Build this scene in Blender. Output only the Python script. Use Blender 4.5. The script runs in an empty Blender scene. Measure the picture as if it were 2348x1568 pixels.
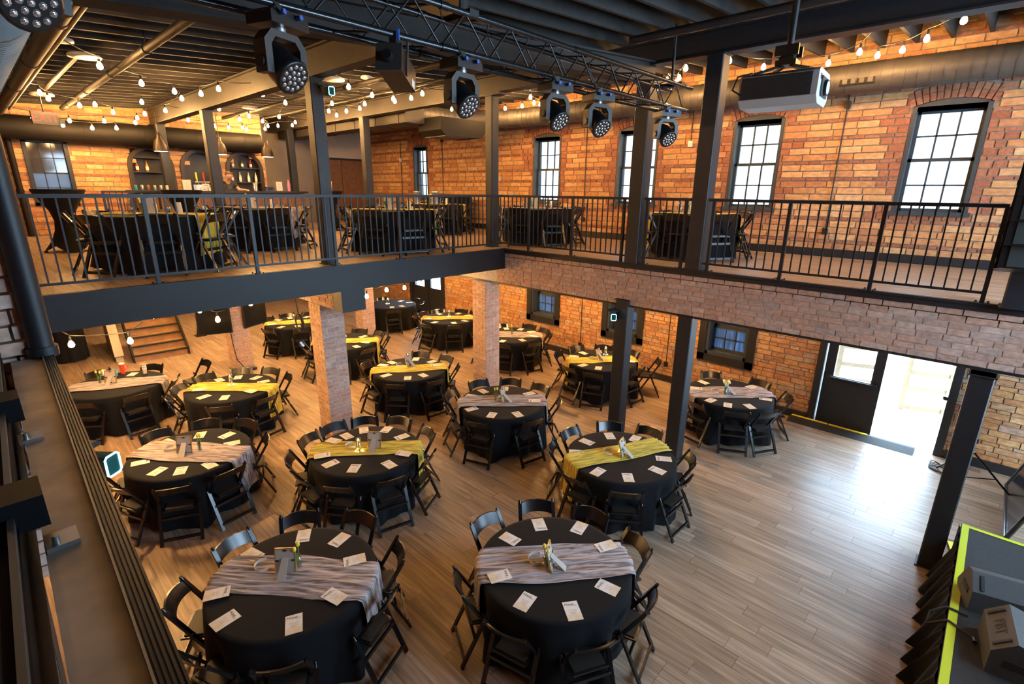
import bpy, math, random
from mathutils import Vector, Matrix
random.seed(7)
R = math.radians
C = bpy.context.scene.collection
sc = bpy.context.scene

# ------------------------------------------------------------------ camera, sky, exposure
CAM = Vector((0, 0, 4.4))
FW = Vector((0.697124, 0.657643, -0.285524)); RT = Vector((0.688326, -0.725333, 0.009941)); UP = Vector((0.200562, 0.203464, 0.95832))
FPX = 1162.54
cd = bpy.data.cameras.new('camera'); cam = bpy.data.objects.new('camera', cd); C.objects.link(cam)
cd.sensor_width = 36; cd.lens = FPX / 2348 * 36; cd.clip_start = .05; cd.clip_end = 200
m = Matrix.Identity(4)
for i in range(3):
    m[i][0] = RT[i]; m[i][1] = UP[i]; m[i][2] = -FW[i]; m[i][3] = CAM[i]
cam.matrix_world = m
sc.camera = cam
def px(p):
    d = Vector(p) - CAM; z = d.dot(FW)
    if z < .05: return None
    return (1174 + FPX * d.dot(RT) / z, 784 - FPX * d.dot(UP) / z, z)

w = bpy.data.worlds.new('World'); sc.world = w; w.use_nodes = True
bg = w.node_tree.nodes['Background']; bg.inputs[0].default_value = (.55, .77, 1.0, 1); bg.inputs[1].default_value = 11.0
sc.view_settings.view_transform = 'Standard'; sc.view_settings.look = 'None'; sc.view_settings.gamma = 1
sc.view_settings.use_curve_mapping = False
sc.view_settings.exposure = 1.28
BULB = 235.0
sc.cycles.max_bounces = 5; sc.cycles.diffuse_bounces = 3; sc.cycles.glossy_bounces = 2; sc.cycles.transmission_bounces = 4
sc.cycles.transparent_max_bounces = 12; sc.cycles.caustics_reflective = False; sc.cycles.caustics_refractive = False
sc.cycles.sample_clamp_indirect = 6; sc.cycles.debug_use_spatial_splits = True; sc.cycles.adaptive_threshold = .08

FZ = 3.25           # mezzanine floor level
def jz(x): return 6.1 + .06 * x   # underside of the sloping roof joists

# ------------------------------------------------------------------ materials
M = {}
def mat(name, col, rough=.5, metal=0, var=0, scale=8, bump=0, emit=0, ecol=None, spec=.5, coat=0, sheen=0):
    mt = bpy.data.materials.new(name); mt.use_nodes = True; nt = mt.node_tree; b = nt.nodes['Principled BSDF']
    b.inputs['Base Color'].default_value = (*col, 1); b.inputs['Roughness'].default_value = rough; b.inputs['Metallic'].default_value = metal
    b.inputs['Specular IOR Level'].default_value = spec
    if coat: b.inputs['Coat Weight'].default_value = coat
    if sheen: b.inputs['Sheen Weight'].default_value = sheen
    if emit:
        b.inputs['Emission Color'].default_value = (*(ecol or col), 1); b.inputs['Emission Strength'].default_value = emit
    if var or bump:
        g = nt.nodes.new('ShaderNodeNewGeometry'); n = nt.nodes.new('ShaderNodeTexNoise'); n.inputs['Scale'].default_value = scale; n.inputs['Detail'].default_value = 5
        nt.links.new(g.outputs['Position'], n.inputs['Vector'])
        if var:
            mp = nt.nodes.new('ShaderNodeMapRange'); mp.inputs[1].default_value = .3; mp.inputs[2].default_value = .7; mp.inputs[3].default_value = 1 - var; mp.inputs[4].default_value = 1 + var
            nt.links.new(n.outputs[0], mp.inputs[0])
            vm = nt.nodes.new('ShaderNodeVectorMath'); vm.operation = 'SCALE'; vm.inputs[0].default_value = col
            nt.links.new(mp.outputs[0], vm.inputs['Scale']); nt.links.new(vm.outputs[0], b.inputs['Base Color'])
        if bump:
            bp = nt.nodes.new('ShaderNodeBump'); bp.inputs['Strength'].default_value = bump; bp.inputs['Distance'].default_value = .02
            nt.links.new(n.outputs[0], bp.inputs['Height']); nt.links.new(bp.outputs[0], b.inputs['Normal'])
    M[name] = mt; return mt

def rnd_node(nt):
    oi = nt.nodes.new('ShaderNodeObjectInfo'); g = nt.nodes.new('ShaderNodeNewGeometry')
    a = nt.nodes.new('ShaderNodeMath'); a.operation = 'ADD'
    nt.links.new(oi.outputs['Random'], a.inputs[0]); nt.links.new(g.outputs['Random Per Island'], a.inputs[1])
    f = nt.nodes.new('ShaderNodeMath'); f.operation = 'FRACT'; nt.links.new(a.outputs[0], f.inputs[0])
    return f, g

def ramp_mat(name, cols, rough=.8, bump=.5, nscale=(16, 16, 16), lo=.7, hi=1.2, spec=.3, detail=6, distort=0):
    """each piece takes its own shade from cols; noise gives grain inside the piece"""
    mt = bpy.data.materials.new(name); mt.use_nodes = True; nt = mt.node_tree; b = nt.nodes['Principled BSDF']
    f, g = rnd_node(nt)
    cr = nt.nodes.new('ShaderNodeValToRGB'); cr.color_ramp.interpolation = 'LINEAR'
    el = cr.color_ramp.elements
    for i, c in enumerate(cols):
        p_ = i / (len(cols) - 1)
        e = el[i] if i < 2 else el.new(p_)
        e.position = p_; e.color = (*c, 1)
    nt.links.new(f.outputs[0], cr.inputs[0])
    off = nt.nodes.new('ShaderNodeVectorMath'); off.operation = 'SCALE'; off.inputs[0].default_value = (13, 7, 5); nt.links.new(f.outputs[0], off.inputs['Scale'])
    ad = nt.nodes.new('ShaderNodeVectorMath'); ad.operation = 'ADD'; nt.links.new(g.outputs['Position'], ad.inputs[0]); nt.links.new(off.outputs[0], ad.inputs[1])
    mu = nt.nodes.new('ShaderNodeVectorMath'); mu.operation = 'MULTIPLY'; mu.inputs[1].default_value = nscale; nt.links.new(ad.outputs[0], mu.inputs[0])
    n = nt.nodes.new('ShaderNodeTexNoise'); n.inputs['Scale'].default_value = 1; n.inputs['Detail'].default_value = detail; n.inputs['Distortion'].default_value = distort
    nt.links.new(mu.outputs[0], n.inputs['Vector'])
    mp = nt.nodes.new('ShaderNodeMapRange'); mp.inputs[1].default_value = .3; mp.inputs[2].default_value = .7; mp.inputs[3].default_value = lo; mp.inputs[4].default_value = hi
    nt.links.new(n.outputs[0], mp.inputs[0])
    vm = nt.nodes.new('ShaderNodeVectorMath'); vm.operation = 'SCALE'; nt.links.new(cr.outputs[0], vm.inputs[0]); nt.links.new(mp.outputs[0], vm.inputs['Scale'])
    nt.links.new(vm.outputs[0], b.inputs['Base Color'])
    b.inputs['Roughness'].default_value = rough; b.inputs['Specular IOR Level'].default_value = spec
    if bump:
        bp = nt.nodes.new('ShaderNodeBump'); bp.inputs['Strength'].default_value = bump; bp.inputs['Distance'].default_value = .01
        nt.links.new(n.outputs[0], bp.inputs['Height']); nt.links.new(bp.outputs[0], b.inputs['Normal'])
    M[name] = mt; return mt

def glass_mat(name, tint=(1, 1, 1), refl=.12, rough=.02):
    mt = bpy.data.materials.new(name); mt.use_nodes = True; nt = mt.node_tree; nt.nodes.clear()
    o = nt.nodes.new('ShaderNodeOutputMaterial'); t = nt.nodes.new('ShaderNodeBsdfTransparent'); g = nt.nodes.new('ShaderNodeBsdfGlossy'); mx = nt.nodes.new('ShaderNodeMixShader')
    lw = nt.nodes.new('ShaderNodeLayerWeight'); lw.inputs[0].default_value = .25
    mp = nt.nodes.new('ShaderNodeMapRange'); mp.inputs[3].default_value = refl * .4; mp.inputs[4].default_value = min(.9, refl * 4)
    nt.links.new(lw.outputs['Facing'], mp.inputs[0])
    t.inputs[0].default_value = (*tint, 1); g.inputs['Roughness'].default_value = rough
    nt.links.new(mp.outputs[0], mx.inputs[0]); nt.links.new(t.outputs[0], mx.inputs[1]); nt.links.new(g.outputs[0], mx.inputs[2]); nt.links.new(mx.outputs[0], o.inputs[0])
    M[name] = mt; return mt

BIG = [(.58, .30, .12), (.66, .38, .17), (.52, .24, .095), (.70, .46, .24), (.60, .33, .14), (.46, .20, .09), (.64, .38, .18)]
RED = [(.36, .13, .065), (.42, .165, .085), (.31, .11, .06), (.46, .20, .105), (.35, .14, .07)]
PIL = [(.56, .34, .25), (.63, .42, .32), (.50, .32, .25), (.68, .50, .41), (.54, .39, .32), (.60, .37, .27), (.48, .37, .32)]
OLD = [(.62, .33, .13), (.50, .21, .09), (.70, .42, .20), (.42, .20, .11), (.64, .36, .15), (.46, .34, .25), (.55, .24, .09)]
ramp_mat('tan_brick', BIG, .85, .6, (11, 11, 20), .72, 1.18)
ramp_mat('red_brick', RED, .85, .6, (20, 20, 26), .7, 1.2)
ramp_mat('pillar_brick', PIL, .85, .6, (18, 18, 24), .72, 1.2)
ramp_mat('old_brick', OLD, .85, .7, (12, 12, 22), .62, 1.22)
mat('mortar', (.27, .215, .165), .95, var=.25, scale=22, bump=.6)
mat('pale_mortar', (.64, .60, .56), .95, var=.2, scale=26, bump=.6)
WOOD = [(.385, .268, .182), (.445, .32, .228), (.34, .235, .158), (.475, .355, .262), (.415, .295, .205), (.365, .255, .175)]
ramp_mat('plank', WOOD, .40, .06, (22, 1.1, 1), .55, 1.24, spec=.5, detail=6, distort=.8)
mat('subfloor', (.22, .15, .10), .8)
mat('black_paint', (.007, .0085, .011), .5, var=.15, scale=20)
mat('slate_paint', (.016, .018, .022), .5, var=.15, scale=14, bump=.1)
mat('joist_paint', (.030, .027, .024), .75, var=.2, scale=9)
mat('deck_paint', (.020, .018, .016), .85)
mat('taupe_paint', (.030, .0255, .021), .6, var=.15, scale=6, bump=.1)
mat('duct_paint', (.075, .068, .060), .5, metal=.2, var=.12, scale=5)
mat('dark_duct', (.008, .007, .006), .65, spec=.3)
mat('galvanised', (.26, .28, .28), .45, metal=.7, var=.12, scale=9)
mat('conduit', (.30, .27, .23), .45, metal=.4)
mat('window_paint', (.045, .058, .068), .45)
mat('black_trim', (.016, .017, .019), .45)
mat('rail_metal', (.020, .025, .030), .42, metal=.3)
mat('chair_resin', (.006, .006, .007), .24, spec=.6)
mat('seat_pad', (.016, .014, .012), .5)
mat('cap_silver', (.6, .6, .6), .3, metal=.8)
mat('black_cloth', (.0065, .007, .009), .85, var=.15, scale=60, sheen=.04, spec=.18)
def gauze(name, c1, c2):
    mt = mat(name, c1, .85, sheen=.2); nt = mt.node_tree; b = nt.nodes['Principled BSDF']
    tc = nt.nodes.new('ShaderNodeTexCoord'); mu = nt.nodes.new('ShaderNodeVectorMath'); mu.operation = 'MULTIPLY'; mu.inputs[1].default_value = (3.2, 42, 6); nt.links.new(tc.outputs['Object'], mu.inputs[0])
    n = nt.nodes.new('ShaderNodeTexNoise'); n.inputs['Scale'].default_value = 1; n.inputs['Detail'].default_value = 4; n.inputs['Distortion'].default_value = .8; nt.links.new(mu.outputs[0], n.inputs['Vector'])
    cr = nt.nodes.new('ShaderNodeValToRGB'); cr.color_ramp.elements[0].position = .38; cr.color_ramp.elements[0].color = (*c2, 1); cr.color_ramp.elements[1].position = .58; cr.color_ramp.elements[1].color = (*c1, 1); nt.links.new(n.outputs[0], cr.inputs[0]); nt.links.new(cr.outputs[0], b.inputs['Base Color'])
    bp = nt.nodes.new('ShaderNodeBump'); bp.inputs['Strength'].default_value = .6; bp.inputs['Distance'].default_value = .01; nt.links.new(n.outputs[0], bp.inputs['Height']); nt.links.new(bp.outputs[0], b.inputs['Normal'])
gauze('yellow_gauze', (.74, .60, .07), (.38, .28, .03)); gauze('grey_gauze', (.50, .44, .46), (.16, .125, .11))
mat('ink', (.02, .02, .02), .7)
mat('grey_ink', (.32, .32, .34), .7)
mat('white_paper', (.82, .81, .78), .6)
mat('frame_back', (.45, .41, .35), .7)
mat('gold', (.80, .62, .28), .3, metal=.9)
mat('tulip_yellow', (.90, .74, .08), .5)
mat('leaf_green', (.12, .34, .05), .5)
glass_mat('clear_glass', (.93, .95, .95), .22)
glass_mat('window_glass', (.97, .99, 1), .06)
glass_mat('dimmed_glass', (.34, .33, .32), .06)  # grey tint added to dim the sky so the muntins show
mat('candle_wax', (.9, .86, .74), .5)
mat('flame', (1, .7, .3), .5, emit=25, ecol=(1, .62, .22))
mat('bulb_glow', (1, .75, .4), .4, emit=BULB, ecol=(1, .53, .18))
mat('black_plastic', (.014, .014, .015), .4)
mat('fixture_black', (.009, .009, .0095), .36)
mat('fixture_grey', (.05, .048, .046), .45)
mat('truss_metal', (.045, .047, .05), .22, metal=.7)
mat('lens', (.35, .36, .38), .12, metal=.6)
mat('lens_cell', (.75, .77, .80), .08, metal=.85)
mat('blue_plug', (.04, .12, .48), .4)
mat('teal_glow', (.3, .9, .9), .4, emit=2.5, ecol=(.35, .95, 1))
mat('teal_glass', (.01, .08, .08), .15)
mat('proj_white', (.62, .66, .66), .4)
mat('proj_grille', (.035, .055, .065), .5)
mat('proj_lens', (.05, .2, .8), .1, emit=3, ecol=(.15, .4, 1))
mat('stage_deck', (.024, .023, .023), .7, var=.2, scale=30)
mat('stage_tape', (.62, .70, .03), .5)
mat('skirt_cloth', (.007, .008, .010), .9, sheen=.03, spec=.2)
mat('speaker_shell', (.060, .060, .060), .6, var=.1, scale=80, bump=.15)
mat('speaker_grille', (.028, .034, .03), .6)
mat('concrete', (.62, .62, .60), .8, var=.1, scale=3)
mat('pale_lumber', (.30, .21, .12), .7, var=.15, scale=12)
mat('yellow_rubber', (.85, .66, .03), .5)
mat('black_rubber', (.02, .02, .02), .7)
mat('tan_wall', (.62, .50, .37), .8, var=.06, scale=3)
mat('grey_wall', (.30, .26, .22), .8, var=.06, scale=3)
mat('brown_panel', (.17, .085, .045), .35, var=.2, scale=7)
mat('bar_board', (.20, .11, .07), .55, var=.25, scale=9)
mat('steel', (.55, .56, .57), .28, metal=.9)
mat('copper_lamp', (.028, .018, .013), .4, metal=.3)
mat('lamp_inside', (1, .85, .6), .5, emit=5, ecol=(1, .72, .42))
mat('exit_face', (.12, .115, .10), .5)
mat('exit_red', (.6, .02, .01), .5, emit=.8, ecol=(1, .08, .04))
mat('white_plastic', (.75, .73, .68), .4)
mat('skin', (.55, .33, .24), .55)
mat('hair', (.10, .05, .03), .7)
mat('black_shirt', (.02, .02, .022), .8)
def frosted():
    mt = mat('frosted_blue', (.05, .09, .13), .25); nt = mt.node_tree; b = nt.nodes['Principled BSDF']; o = nt.nodes['Material Output']
    tr = nt.nodes.new('ShaderNodeBsdfTranslucent'); ad = nt.nodes.new('ShaderNodeAddShader'); g = nt.nodes.new('ShaderNodeNewGeometry'); mu = nt.nodes.new('ShaderNodeVectorMath'); mu.operation = 'MULTIPLY'; mu.inputs[1].default_value = (1, 30, 2)
    n = nt.nodes.new('ShaderNodeTexNoise'); n.inputs['Scale'].default_value = 1; cr = nt.nodes.new('ShaderNodeValToRGB'); cr.color_ramp.elements[0].position = .35; cr.color_ramp.elements[0].color = (.03, .055, .085, 1); cr.color_ramp.elements[1].position = .7; cr.color_ramp.elements[1].color = (.08, .13, .19, 1)
    nt.links.new(g.outputs['Position'], mu.inputs[0]); nt.links.new(mu.outputs[0], n.inputs['Vector']); nt.links.new(n.outputs[0], cr.inputs[0]); nt.links.new(cr.outputs[0], tr.inputs[0])
    nt.links.new(b.outputs[0], ad.inputs[0]); nt.links.new(tr.outputs[0], ad.inputs[1]); nt.links.new(ad.outputs[0], o.inputs[0])
frosted()
mat('sill_stone', (.40, .33, .27), .7, var=.25, scale=7, bump=.2)
mat('ribbed_black', (.022, .024, .026), .35)
mat('screen_black', (.01, .011, .013), .15)
mat('red_cup', (.75, .06, .03), .4)
mat('teal_cup', (.08, .42, .50), .4)
mat('pink_cup', (.85, .25, .45), .4)
mat('stair_wood', (.34, .20, .10), .55, var=.2, scale=7)
mat('cream_board', (.62, .52, .38), .7)
for nm, col in (('bottle_amber', (.35, .13, .03)), ('bottle_clear', (.55, .56, .52)), ('bottle_green', (.05, .12, .06)), ('bottle_red', (.45, .04, .03))):
    mat(nm, col, .15)
mat('white_label', (.8, .78, .72), .6)
def streak_card():
    mt = mat('menu_card', (.78, .77, .74), .6); nt = mt.node_tree; b = nt.nodes['Principled BSDF']
    tc = nt.nodes.new('ShaderNodeTexCoord'); sp = nt.nodes.new('ShaderNodeSeparateXYZ'); nt.links.new(tc.outputs['Object'], sp.inputs[0])
    n = nt.nodes.new('ShaderNodeTexNoise'); n.inputs['Scale'].default_value = 9; nt.links.new(tc.outputs['Object'], n.inputs[0])
    a = nt.nodes.new('ShaderNodeMath'); a.operation = 'MULTIPLY_ADD'; a.inputs[1].default_value = -3.5; a.inputs[2].default_value = -.3; nt.links.new(sp.outputs['Y'], a.inputs[0])
    s = nt.nodes.new('ShaderNodeMath'); s.operation = 'ADD'; nt.links.new(a.outputs[0], s.inputs[0]); nt.links.new(n.outputs[0], s.inputs[1])
    cr = nt.nodes.new('ShaderNodeValToRGB'); cr.color_ramp.elements[0].position = .25; cr.color_ramp.elements[0].color = (.80, .79, .77, 1); cr.color_ramp.elements[1].position = .75; cr.color_ramp.elements[1].color = (.66, .52, .30, 1)
    nt.links.new(s.outputs[0], cr.inputs[0]); nt.links.new(cr.outputs[0], b.inputs['Base Color'])
streak_card()
M['tan_brick_s'] = M['tan_brick']

# ------------------------------------------------------------------ mesh builder
class MB:
    def __init__(s): s.v = []; s.f = []; s.mi = []; s.cur = 0; s.sm = []; s.smooth = False
    def add(s, vs, fs, smooth=None):
        o = len(s.v); s.v += [tuple(v) for v in vs]; s.f += [tuple(i + o for i in f) for f in fs]
        s.mi += [s.cur] * len(fs); s.sm += [s.smooth if smooth is None else smooth] * len(fs); return s
    def box(s, a, b):
        x0, y0, z0 = a; x1, y1, z1 = b
        return s.add([(x0, y0, z0), (x1, y0, z0), (x1, y1, z0), (x0, y1, z0), (x0, y0, z1), (x1, y0, z1), (x1, y1, z1), (x0, y1, z1)],
                     [(0, 3, 2, 1), (4, 5, 6, 7), (0, 1, 5, 4), (1, 2, 6, 5), (2, 3, 7, 6), (3, 0, 4, 7)])
    def bar(s, a, b, w_, h_, up=(0, 0, 1)):
        a = Vector(a); b = Vector(b); d = (b - a).normalized(); u_ = Vector(up)
        if abs(d.dot(u_)) > .99: u_ = Vector((1, 0, 0))
        x = d.cross(u_).normalized(); y = x.cross(d).normalized()
        vs = [p + x * sx * w_ / 2 + y * sy * h_ / 2 for p in (a, b) for sx, sy in ((-1, -1), (1, -1), (1, 1), (-1, 1))]
        return s.add(vs, [(0, 1, 2, 3), (7, 6, 5, 4), (0, 4, 5, 1), (1, 5, 6, 2), (2, 6, 7, 3), (3, 7, 4, 0)])
    def tube(s, pts, r, n=8, cap=True):
        pts = [Vector(p) for p in pts]; rs = r if isinstance(r, (list, tuple)) else [r] * len(pts); vs = []; fs = []
        prev = None
        for i, p in enumerate(pts):
            d = (pts[min(i + 1, len(pts) - 1)] - pts[max(i - 1, 0)]).normalized()
            u_ = prev if prev is not None else (Vector((0, 0, 1)) if abs(d.z) < .95 else Vector((1, 0, 0)))
            x = d.cross(u_); x = x.normalized() if x.length > 1e-6 else Vector((1, 0, 0)); y = x.cross(d).normalized(); prev = y
            for k in range(n):
                t = 2 * math.pi * k / n; vs.append(p + (x * math.cos(t) + y * math.sin(t)) * rs[i])
        for i in range(len(pts) - 1):
            for k in range(n): fs.append((i * n + k, i * n + (k + 1) % n, (i + 1) * n + (k + 1) % n, (i + 1) * n + k))
        s.add(vs, fs, True)
        if cap:
            L = len(pts) - 1
            s.add([vs[k] for k in range(n)], [tuple(range(n - 1, -1, -1))], False); s.add([vs[L * n + k] for k in range(n)], [tuple(range(n))], False)
        return s
    def lathe(s, prof, n=16, c=(0, 0, 0), smooth=True):
        vs = []; fs = []
        for r_, z in prof:
            for k in range(n):
                t = 2 * math.pi * k / n; vs.append((c[0] + r_ * math.cos(t), c[1] + r_ * math.sin(t), c[2] + z))
        for i in range(len(prof) - 1):
            for k in range(n): fs.append((i * n + k, i * n + (k + 1) % n, (i + 1) * n + (k + 1) % n, (i + 1) * n + k))
        s.add(vs, fs, smooth)
        L = len(prof) - 1
        if prof[0][0] > 1e-4: s.add([vs[k] for k in range(n)], [tuple(range(n - 1, -1, -1))], False)
        if prof[L][0] > 1e-4: s.add([vs[L * n + k] for k in range(n)], [tuple(range(n))], False)
        return s
    def prism(s, poly, a, b, axis='y'):
        """poly of (u,v) extruded from a to b; axis y: (u,*,v), x: (*,u,v), z: (u,v,*)"""
        f3 = {'y': lambda u_, v_, t: (u_, t, v_), 'x': lambda u_, v_, t: (t, u_, v_), 'z': lambda u_, v_, t: (u_, v_, t)}[axis]
        n = len(poly); vs = [f3(u_, v_, a) for u_, v_ in poly] + [f3(u_, v_, b) for u_, v_ in poly]
        fs = [tuple(range(n)), tuple(range(2 * n - 1, n - 1, -1))] + [(i, i + n, (i + 1) % n + n, (i + 1) % n) for i in range(n)]
        return s.add(vs, fs)
    def grid(s, nx, ny, fn, smooth=True):
        vs = [fn(i / nx, j / ny) for j in range(ny + 1) for i in range(nx + 1)]
        fs = [(j * (nx + 1) + i, j * (nx + 1) + i + 1, (j + 1) * (nx + 1) + i + 1, (j + 1) * (nx + 1) + i) for j in range(ny) for i in range(nx)]
        return s.add(vs, fs, smooth)
    def ball(s, c, r_, n=10, sz=1.0):
        prof = [(max(1e-5, r_ * math.sin(math.pi * i / n)), -r_ * sz * math.cos(math.pi * i / n)) for i in range(n + 1)]
        return s.lathe(prof, n + 2, c)
    def xf(s, mtx, start=0):
        s.v = s.v[:start] + [tuple(mtx @ Vector(v)) for v in s.v[start:]]; return s
    def mesh(s, name, mats):
        me = bpy.data.meshes.new(name); me.from_pydata(s.v, [], s.f)
        for q in (mats if isinstance(mats, (list, tuple)) else [mats]): me.materials.append(M[q])
        me.polygons.foreach_set('use_smooth', s.sm)
        if len(me.materials) > 1: me.polygons.foreach_set('material_index', s.mi)
        me.update(); return me
    def build(s, name, mats, parent=None, loc=None, fix=True):
        me = s.mesh(name, mats)
        if fix: fixn(me)
        return link(name, me, parent, loc)

import bmesh
def fixn(me):
    b = bmesh.new(); b.from_mesh(me); bmesh.ops.recalc_face_normals(b, faces=b.faces); b.to_mesh(me); b.free()
def link(name, me, parent=None, loc=None, rot=None, scale=None):
    o = bpy.data.objects.new(name, me); C.objects.link(o)
    if parent is not None: o.parent = parent
    if loc is not None: o.location = loc
    if rot is not None: o.rotation_euler = rot
    if scale is not None: o.scale = scale
    return o
def tag(o, label=None, cat=None, group=None, kind=None):
    if label: o['label'] = label
    if cat: o['category'] = cat
    if group: o['group'] = group
    if kind: o['kind'] = kind
    return o
def thing(name, label, cat, loc=(0, 0, 0), rz=0, group=None):
    o = link(name, None, None, loc, (0, 0, rz)); return tag(o, label, cat, group)
def struct(name, label, loc=(0, 0, 0), me=None):
    o = link(name, me, None, loc); return tag(o, label, 'structure' if False else None, kind='structure')
def copy_tree(o, parent=None, loc=None, rz=None):
    c = o.copy(); C.objects.link(c); c.parent = parent
    if loc is not None: c.location = loc
    if rz is not None: c.rotation_euler = (0, 0, rz)
    for ch in list(KIDS.get(o.name, ())): copy_tree(ch, c)
    return c
KIDS = {}
def note(o):
    """remember children for copy_tree"""
    KIDS[o.name] = [x for x in bpy.data.objects if x.parent is o]
    for ch in KIDS[o.name]: note(ch)
CUBE = {}
def unit(mname):
    if mname not in CUBE:
        b = MB(); b.box((-.5, -.5, -.5), (.5, .5, .5)); CUBE[mname] = b.mesh('brick', mname); fixn(CUBE[mname])
    return CUBE[mname]

# ------------------------------------------------------------------ pieces: bricks and planks
def score(c, area, nrm):
    q = px(c)
    if q is None or not (-60 < q[0] < 2408 and -60 < q[1] < 1628): return 0
    d = (CAM - Vector(c)); return max(0., area * d.normalized().dot(Vector(nrm))) / max(.2, q[2]) ** 2
def lay(pieces, parent, name, n_ind, nrm):
    """pieces: (centre, size, material). The n_ind largest in view become objects, the rest one mesh per material"""
    ps = sorted(pieces, key=lambda p_: -score(p_[0], max(p_[1][0] * p_[1][1], p_[1][1] * p_[1][2], p_[1][0] * p_[1][2]), nrm))
    for c, s_, mn in ps[:n_ind]: link(name, unit(mn), parent, c, None, s_)
    rest = {}
    for c, s_, mn in ps[n_ind:]:
        rest.setdefault(mn, MB()).box([c[i] - s_[i] / 2 for i in range(3)], [c[i] + s_[i] / 2 for i in range(3)])
    for mn, b in rest.items(): tag(b.build(name + '_field', mn, parent, fix=False), kind='stuff')
def cut(u0, u1, z0, z1, holes):
    """cut a brick's span by rectangular holes; returns spans"""
    sp = [(u0, u1)]
    for a, b, c, d in holes:
        if z1 <= c + .01 or z0 >= d - .01: continue
        nsp = []
        for p_, q in sp:
            if b <= p_ or a >= q: nsp.append((p_, q))
            else:
                if a - p_ > .035: nsp.append((p_, a))
                if q - b > .035: nsp.append((b, q))
        sp = nsp
    return sp
def brick_wall(axis, pos, u0, u1, z0, z1, courses, holes=(), red_zone=(), depth=.03, face=-1, jit=.35, gap=.012, mats=('tan_brick', 'red_brick')):
    """axis 'x': wall plane at x=pos running along y; axis 'y': plane at y=pos running along x. courses: cyclic (height, width, kind)"""
    out = []; z = z0; k = 0
    while z < z1 - .02:
        h, wd, kind = courses[k % len(courses)]; k += 1
        h = min(h, z1 - z); u_ = u0 - random.random() * wd
        while u_ < u1:
            ww = wd * (1 + jit * (random.random() - .5)); a = max(u_, u0); b = min(u_ + ww, u1); u_ += ww
            if b - a < .03: continue
            for p_, q in cut(a, b, z, z + h, holes):
                mid = (p_ + q) / 2; mn = mats[kind]
                segs = [(p_, q)]
                if any(r0 < mid < r1 and s0 < z + h / 2 < s1 for r0, r1, s0, s1 in red_zone):
                    mn = mats[1]
                    if q - p_ > .26: segs = [(p_, mid - random.random() * .04), (mid - random.random() * .001, q)]; segs[0] = (p_, segs[1][0])
                for a2, b2 in segs:
                    if b2 - a2 < .02: continue
                    ex = random.random() * .008; c0 = pos + face * (ex + .001) / 2 - face * depth / 2
                    zz = z + h / 2; su = b2 - a2 - gap; sz = h - gap
                    c = (c0, (a2 + b2) / 2, zz) if axis == 'x' else ((a2 + b2) / 2, c0, zz)
                    s_ = (depth + ex, su, sz) if axis == 'x' else (su, depth + ex, sz)
                    out.append((c, s_, mn))
        z += h
    return out
def holed_wall(b, axis, p0, p1, u0, u1, z0, z1, holes):
    """backing boxes around rectangular holes"""
    us = sorted({u0, u1} | {h[0] for h in holes} | {h[1] for h in holes}); zs = sorted({z0, z1} | {h[2] for h in holes} | {h[3] for h in holes})
    for i in range(len(us) - 1):
        j = 0
        while j < len(zs) - 1:
            cu = (us[i] + us[i + 1]) / 2
            if not (u0 <= cu <= u1): break
            inh = lambda jj: any(h[0] < cu < h[1] and h[2] < (zs[jj] + zs[jj + 1]) / 2 < h[3] for h in holes)
            if inh(j) or zs[j] < z0 or zs[j + 1] > z1: j += 1; continue
            e = j
            while e + 1 < len(zs) - 1 and not inh(e + 1) and zs[e + 2] <= z1: e += 1
            if axis == 'x': b.box((p0, us[i], zs[j]), (p1, us[i + 1], zs[e + 1]))
            else: b.box((us[i], p0, zs[j]), (us[i + 1], p1, zs[e + 1]))
            j = e + 1
    return b

# ================================================================== SETTING
# ---- lower floor
X0, X1, Y0, Y1 = -2.6, 11.0, -3.6, 22.0
fl = struct('floor', 'wood plank floor of the lower hall')
MB().box((X0, Y0, -.15), (X1 + .35, Y1, -.008)).build('subfloor', 'subfloor', fl)
def planks(x0, x1, y0, y1, z, wd=.185, ln=1.3, skip=None):
    out = []; x = x0
    while x < x1:
        y = y0 - random.random() * ln; xe = min(x + wd, x1)
        while y < y1:
            a = max(y, y0); b = min(y + ln, y1); y += ln
            if b - a > .05 and not (skip and skip((x + xe) / 2, (a + b) / 2)): out.append((((x + xe) / 2, (a + b) / 2, z - .004), (xe - x - .0025, b - a - .003, .008), 'plank'))
        x += wd
    return out
lay(planks(X0, X1, Y0, Y1, 0), fl, 'plank', 300, (0, 0, 1))
MB().box((11.35, -8, -.2), (40, 30, -.03)).build('exterior_ground', 'concrete', None)['kind'] = 'structure'
bpy.data.objects['exterior_ground']['label'] = 'pale concrete ground outside the open door'

# ---- mezzanine floor
mz = struct('floor_mezzanine', 'wood plank floor of the balcony')
EL, ER = 7.43, 7.62      # balcony edges: y = EL on the left, x = ER on the right
b = MB(); b.box((-2.6, EL + .02, FZ - .2), (11.35, 22.2, FZ - .008)); b.box((ER + .02, -3.6, FZ - .2), (11.3, EL + .02, FZ - .008)); b.build('slab', 'slate_paint', mz)
lay(planks(-2.6, 11.28, EL + .03, 18.8, FZ) + planks(ER + .03, 11.28, -3.6, EL + .02, FZ), mz, 'plank', 260, (0, 0, 1))
wg = struct('floor_wing', 'wood plank floor of the balcony wing beside the camera')
MB().box((-2.6, -3.6, FZ - .2), (-.06, EL + .02, FZ - .008)).build('slab', 'slate_paint', wg)
lay(planks(-2.6, -.06, -3.6, EL + .02, FZ), wg, 'plank', 0, (0, 0, 1))
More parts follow.
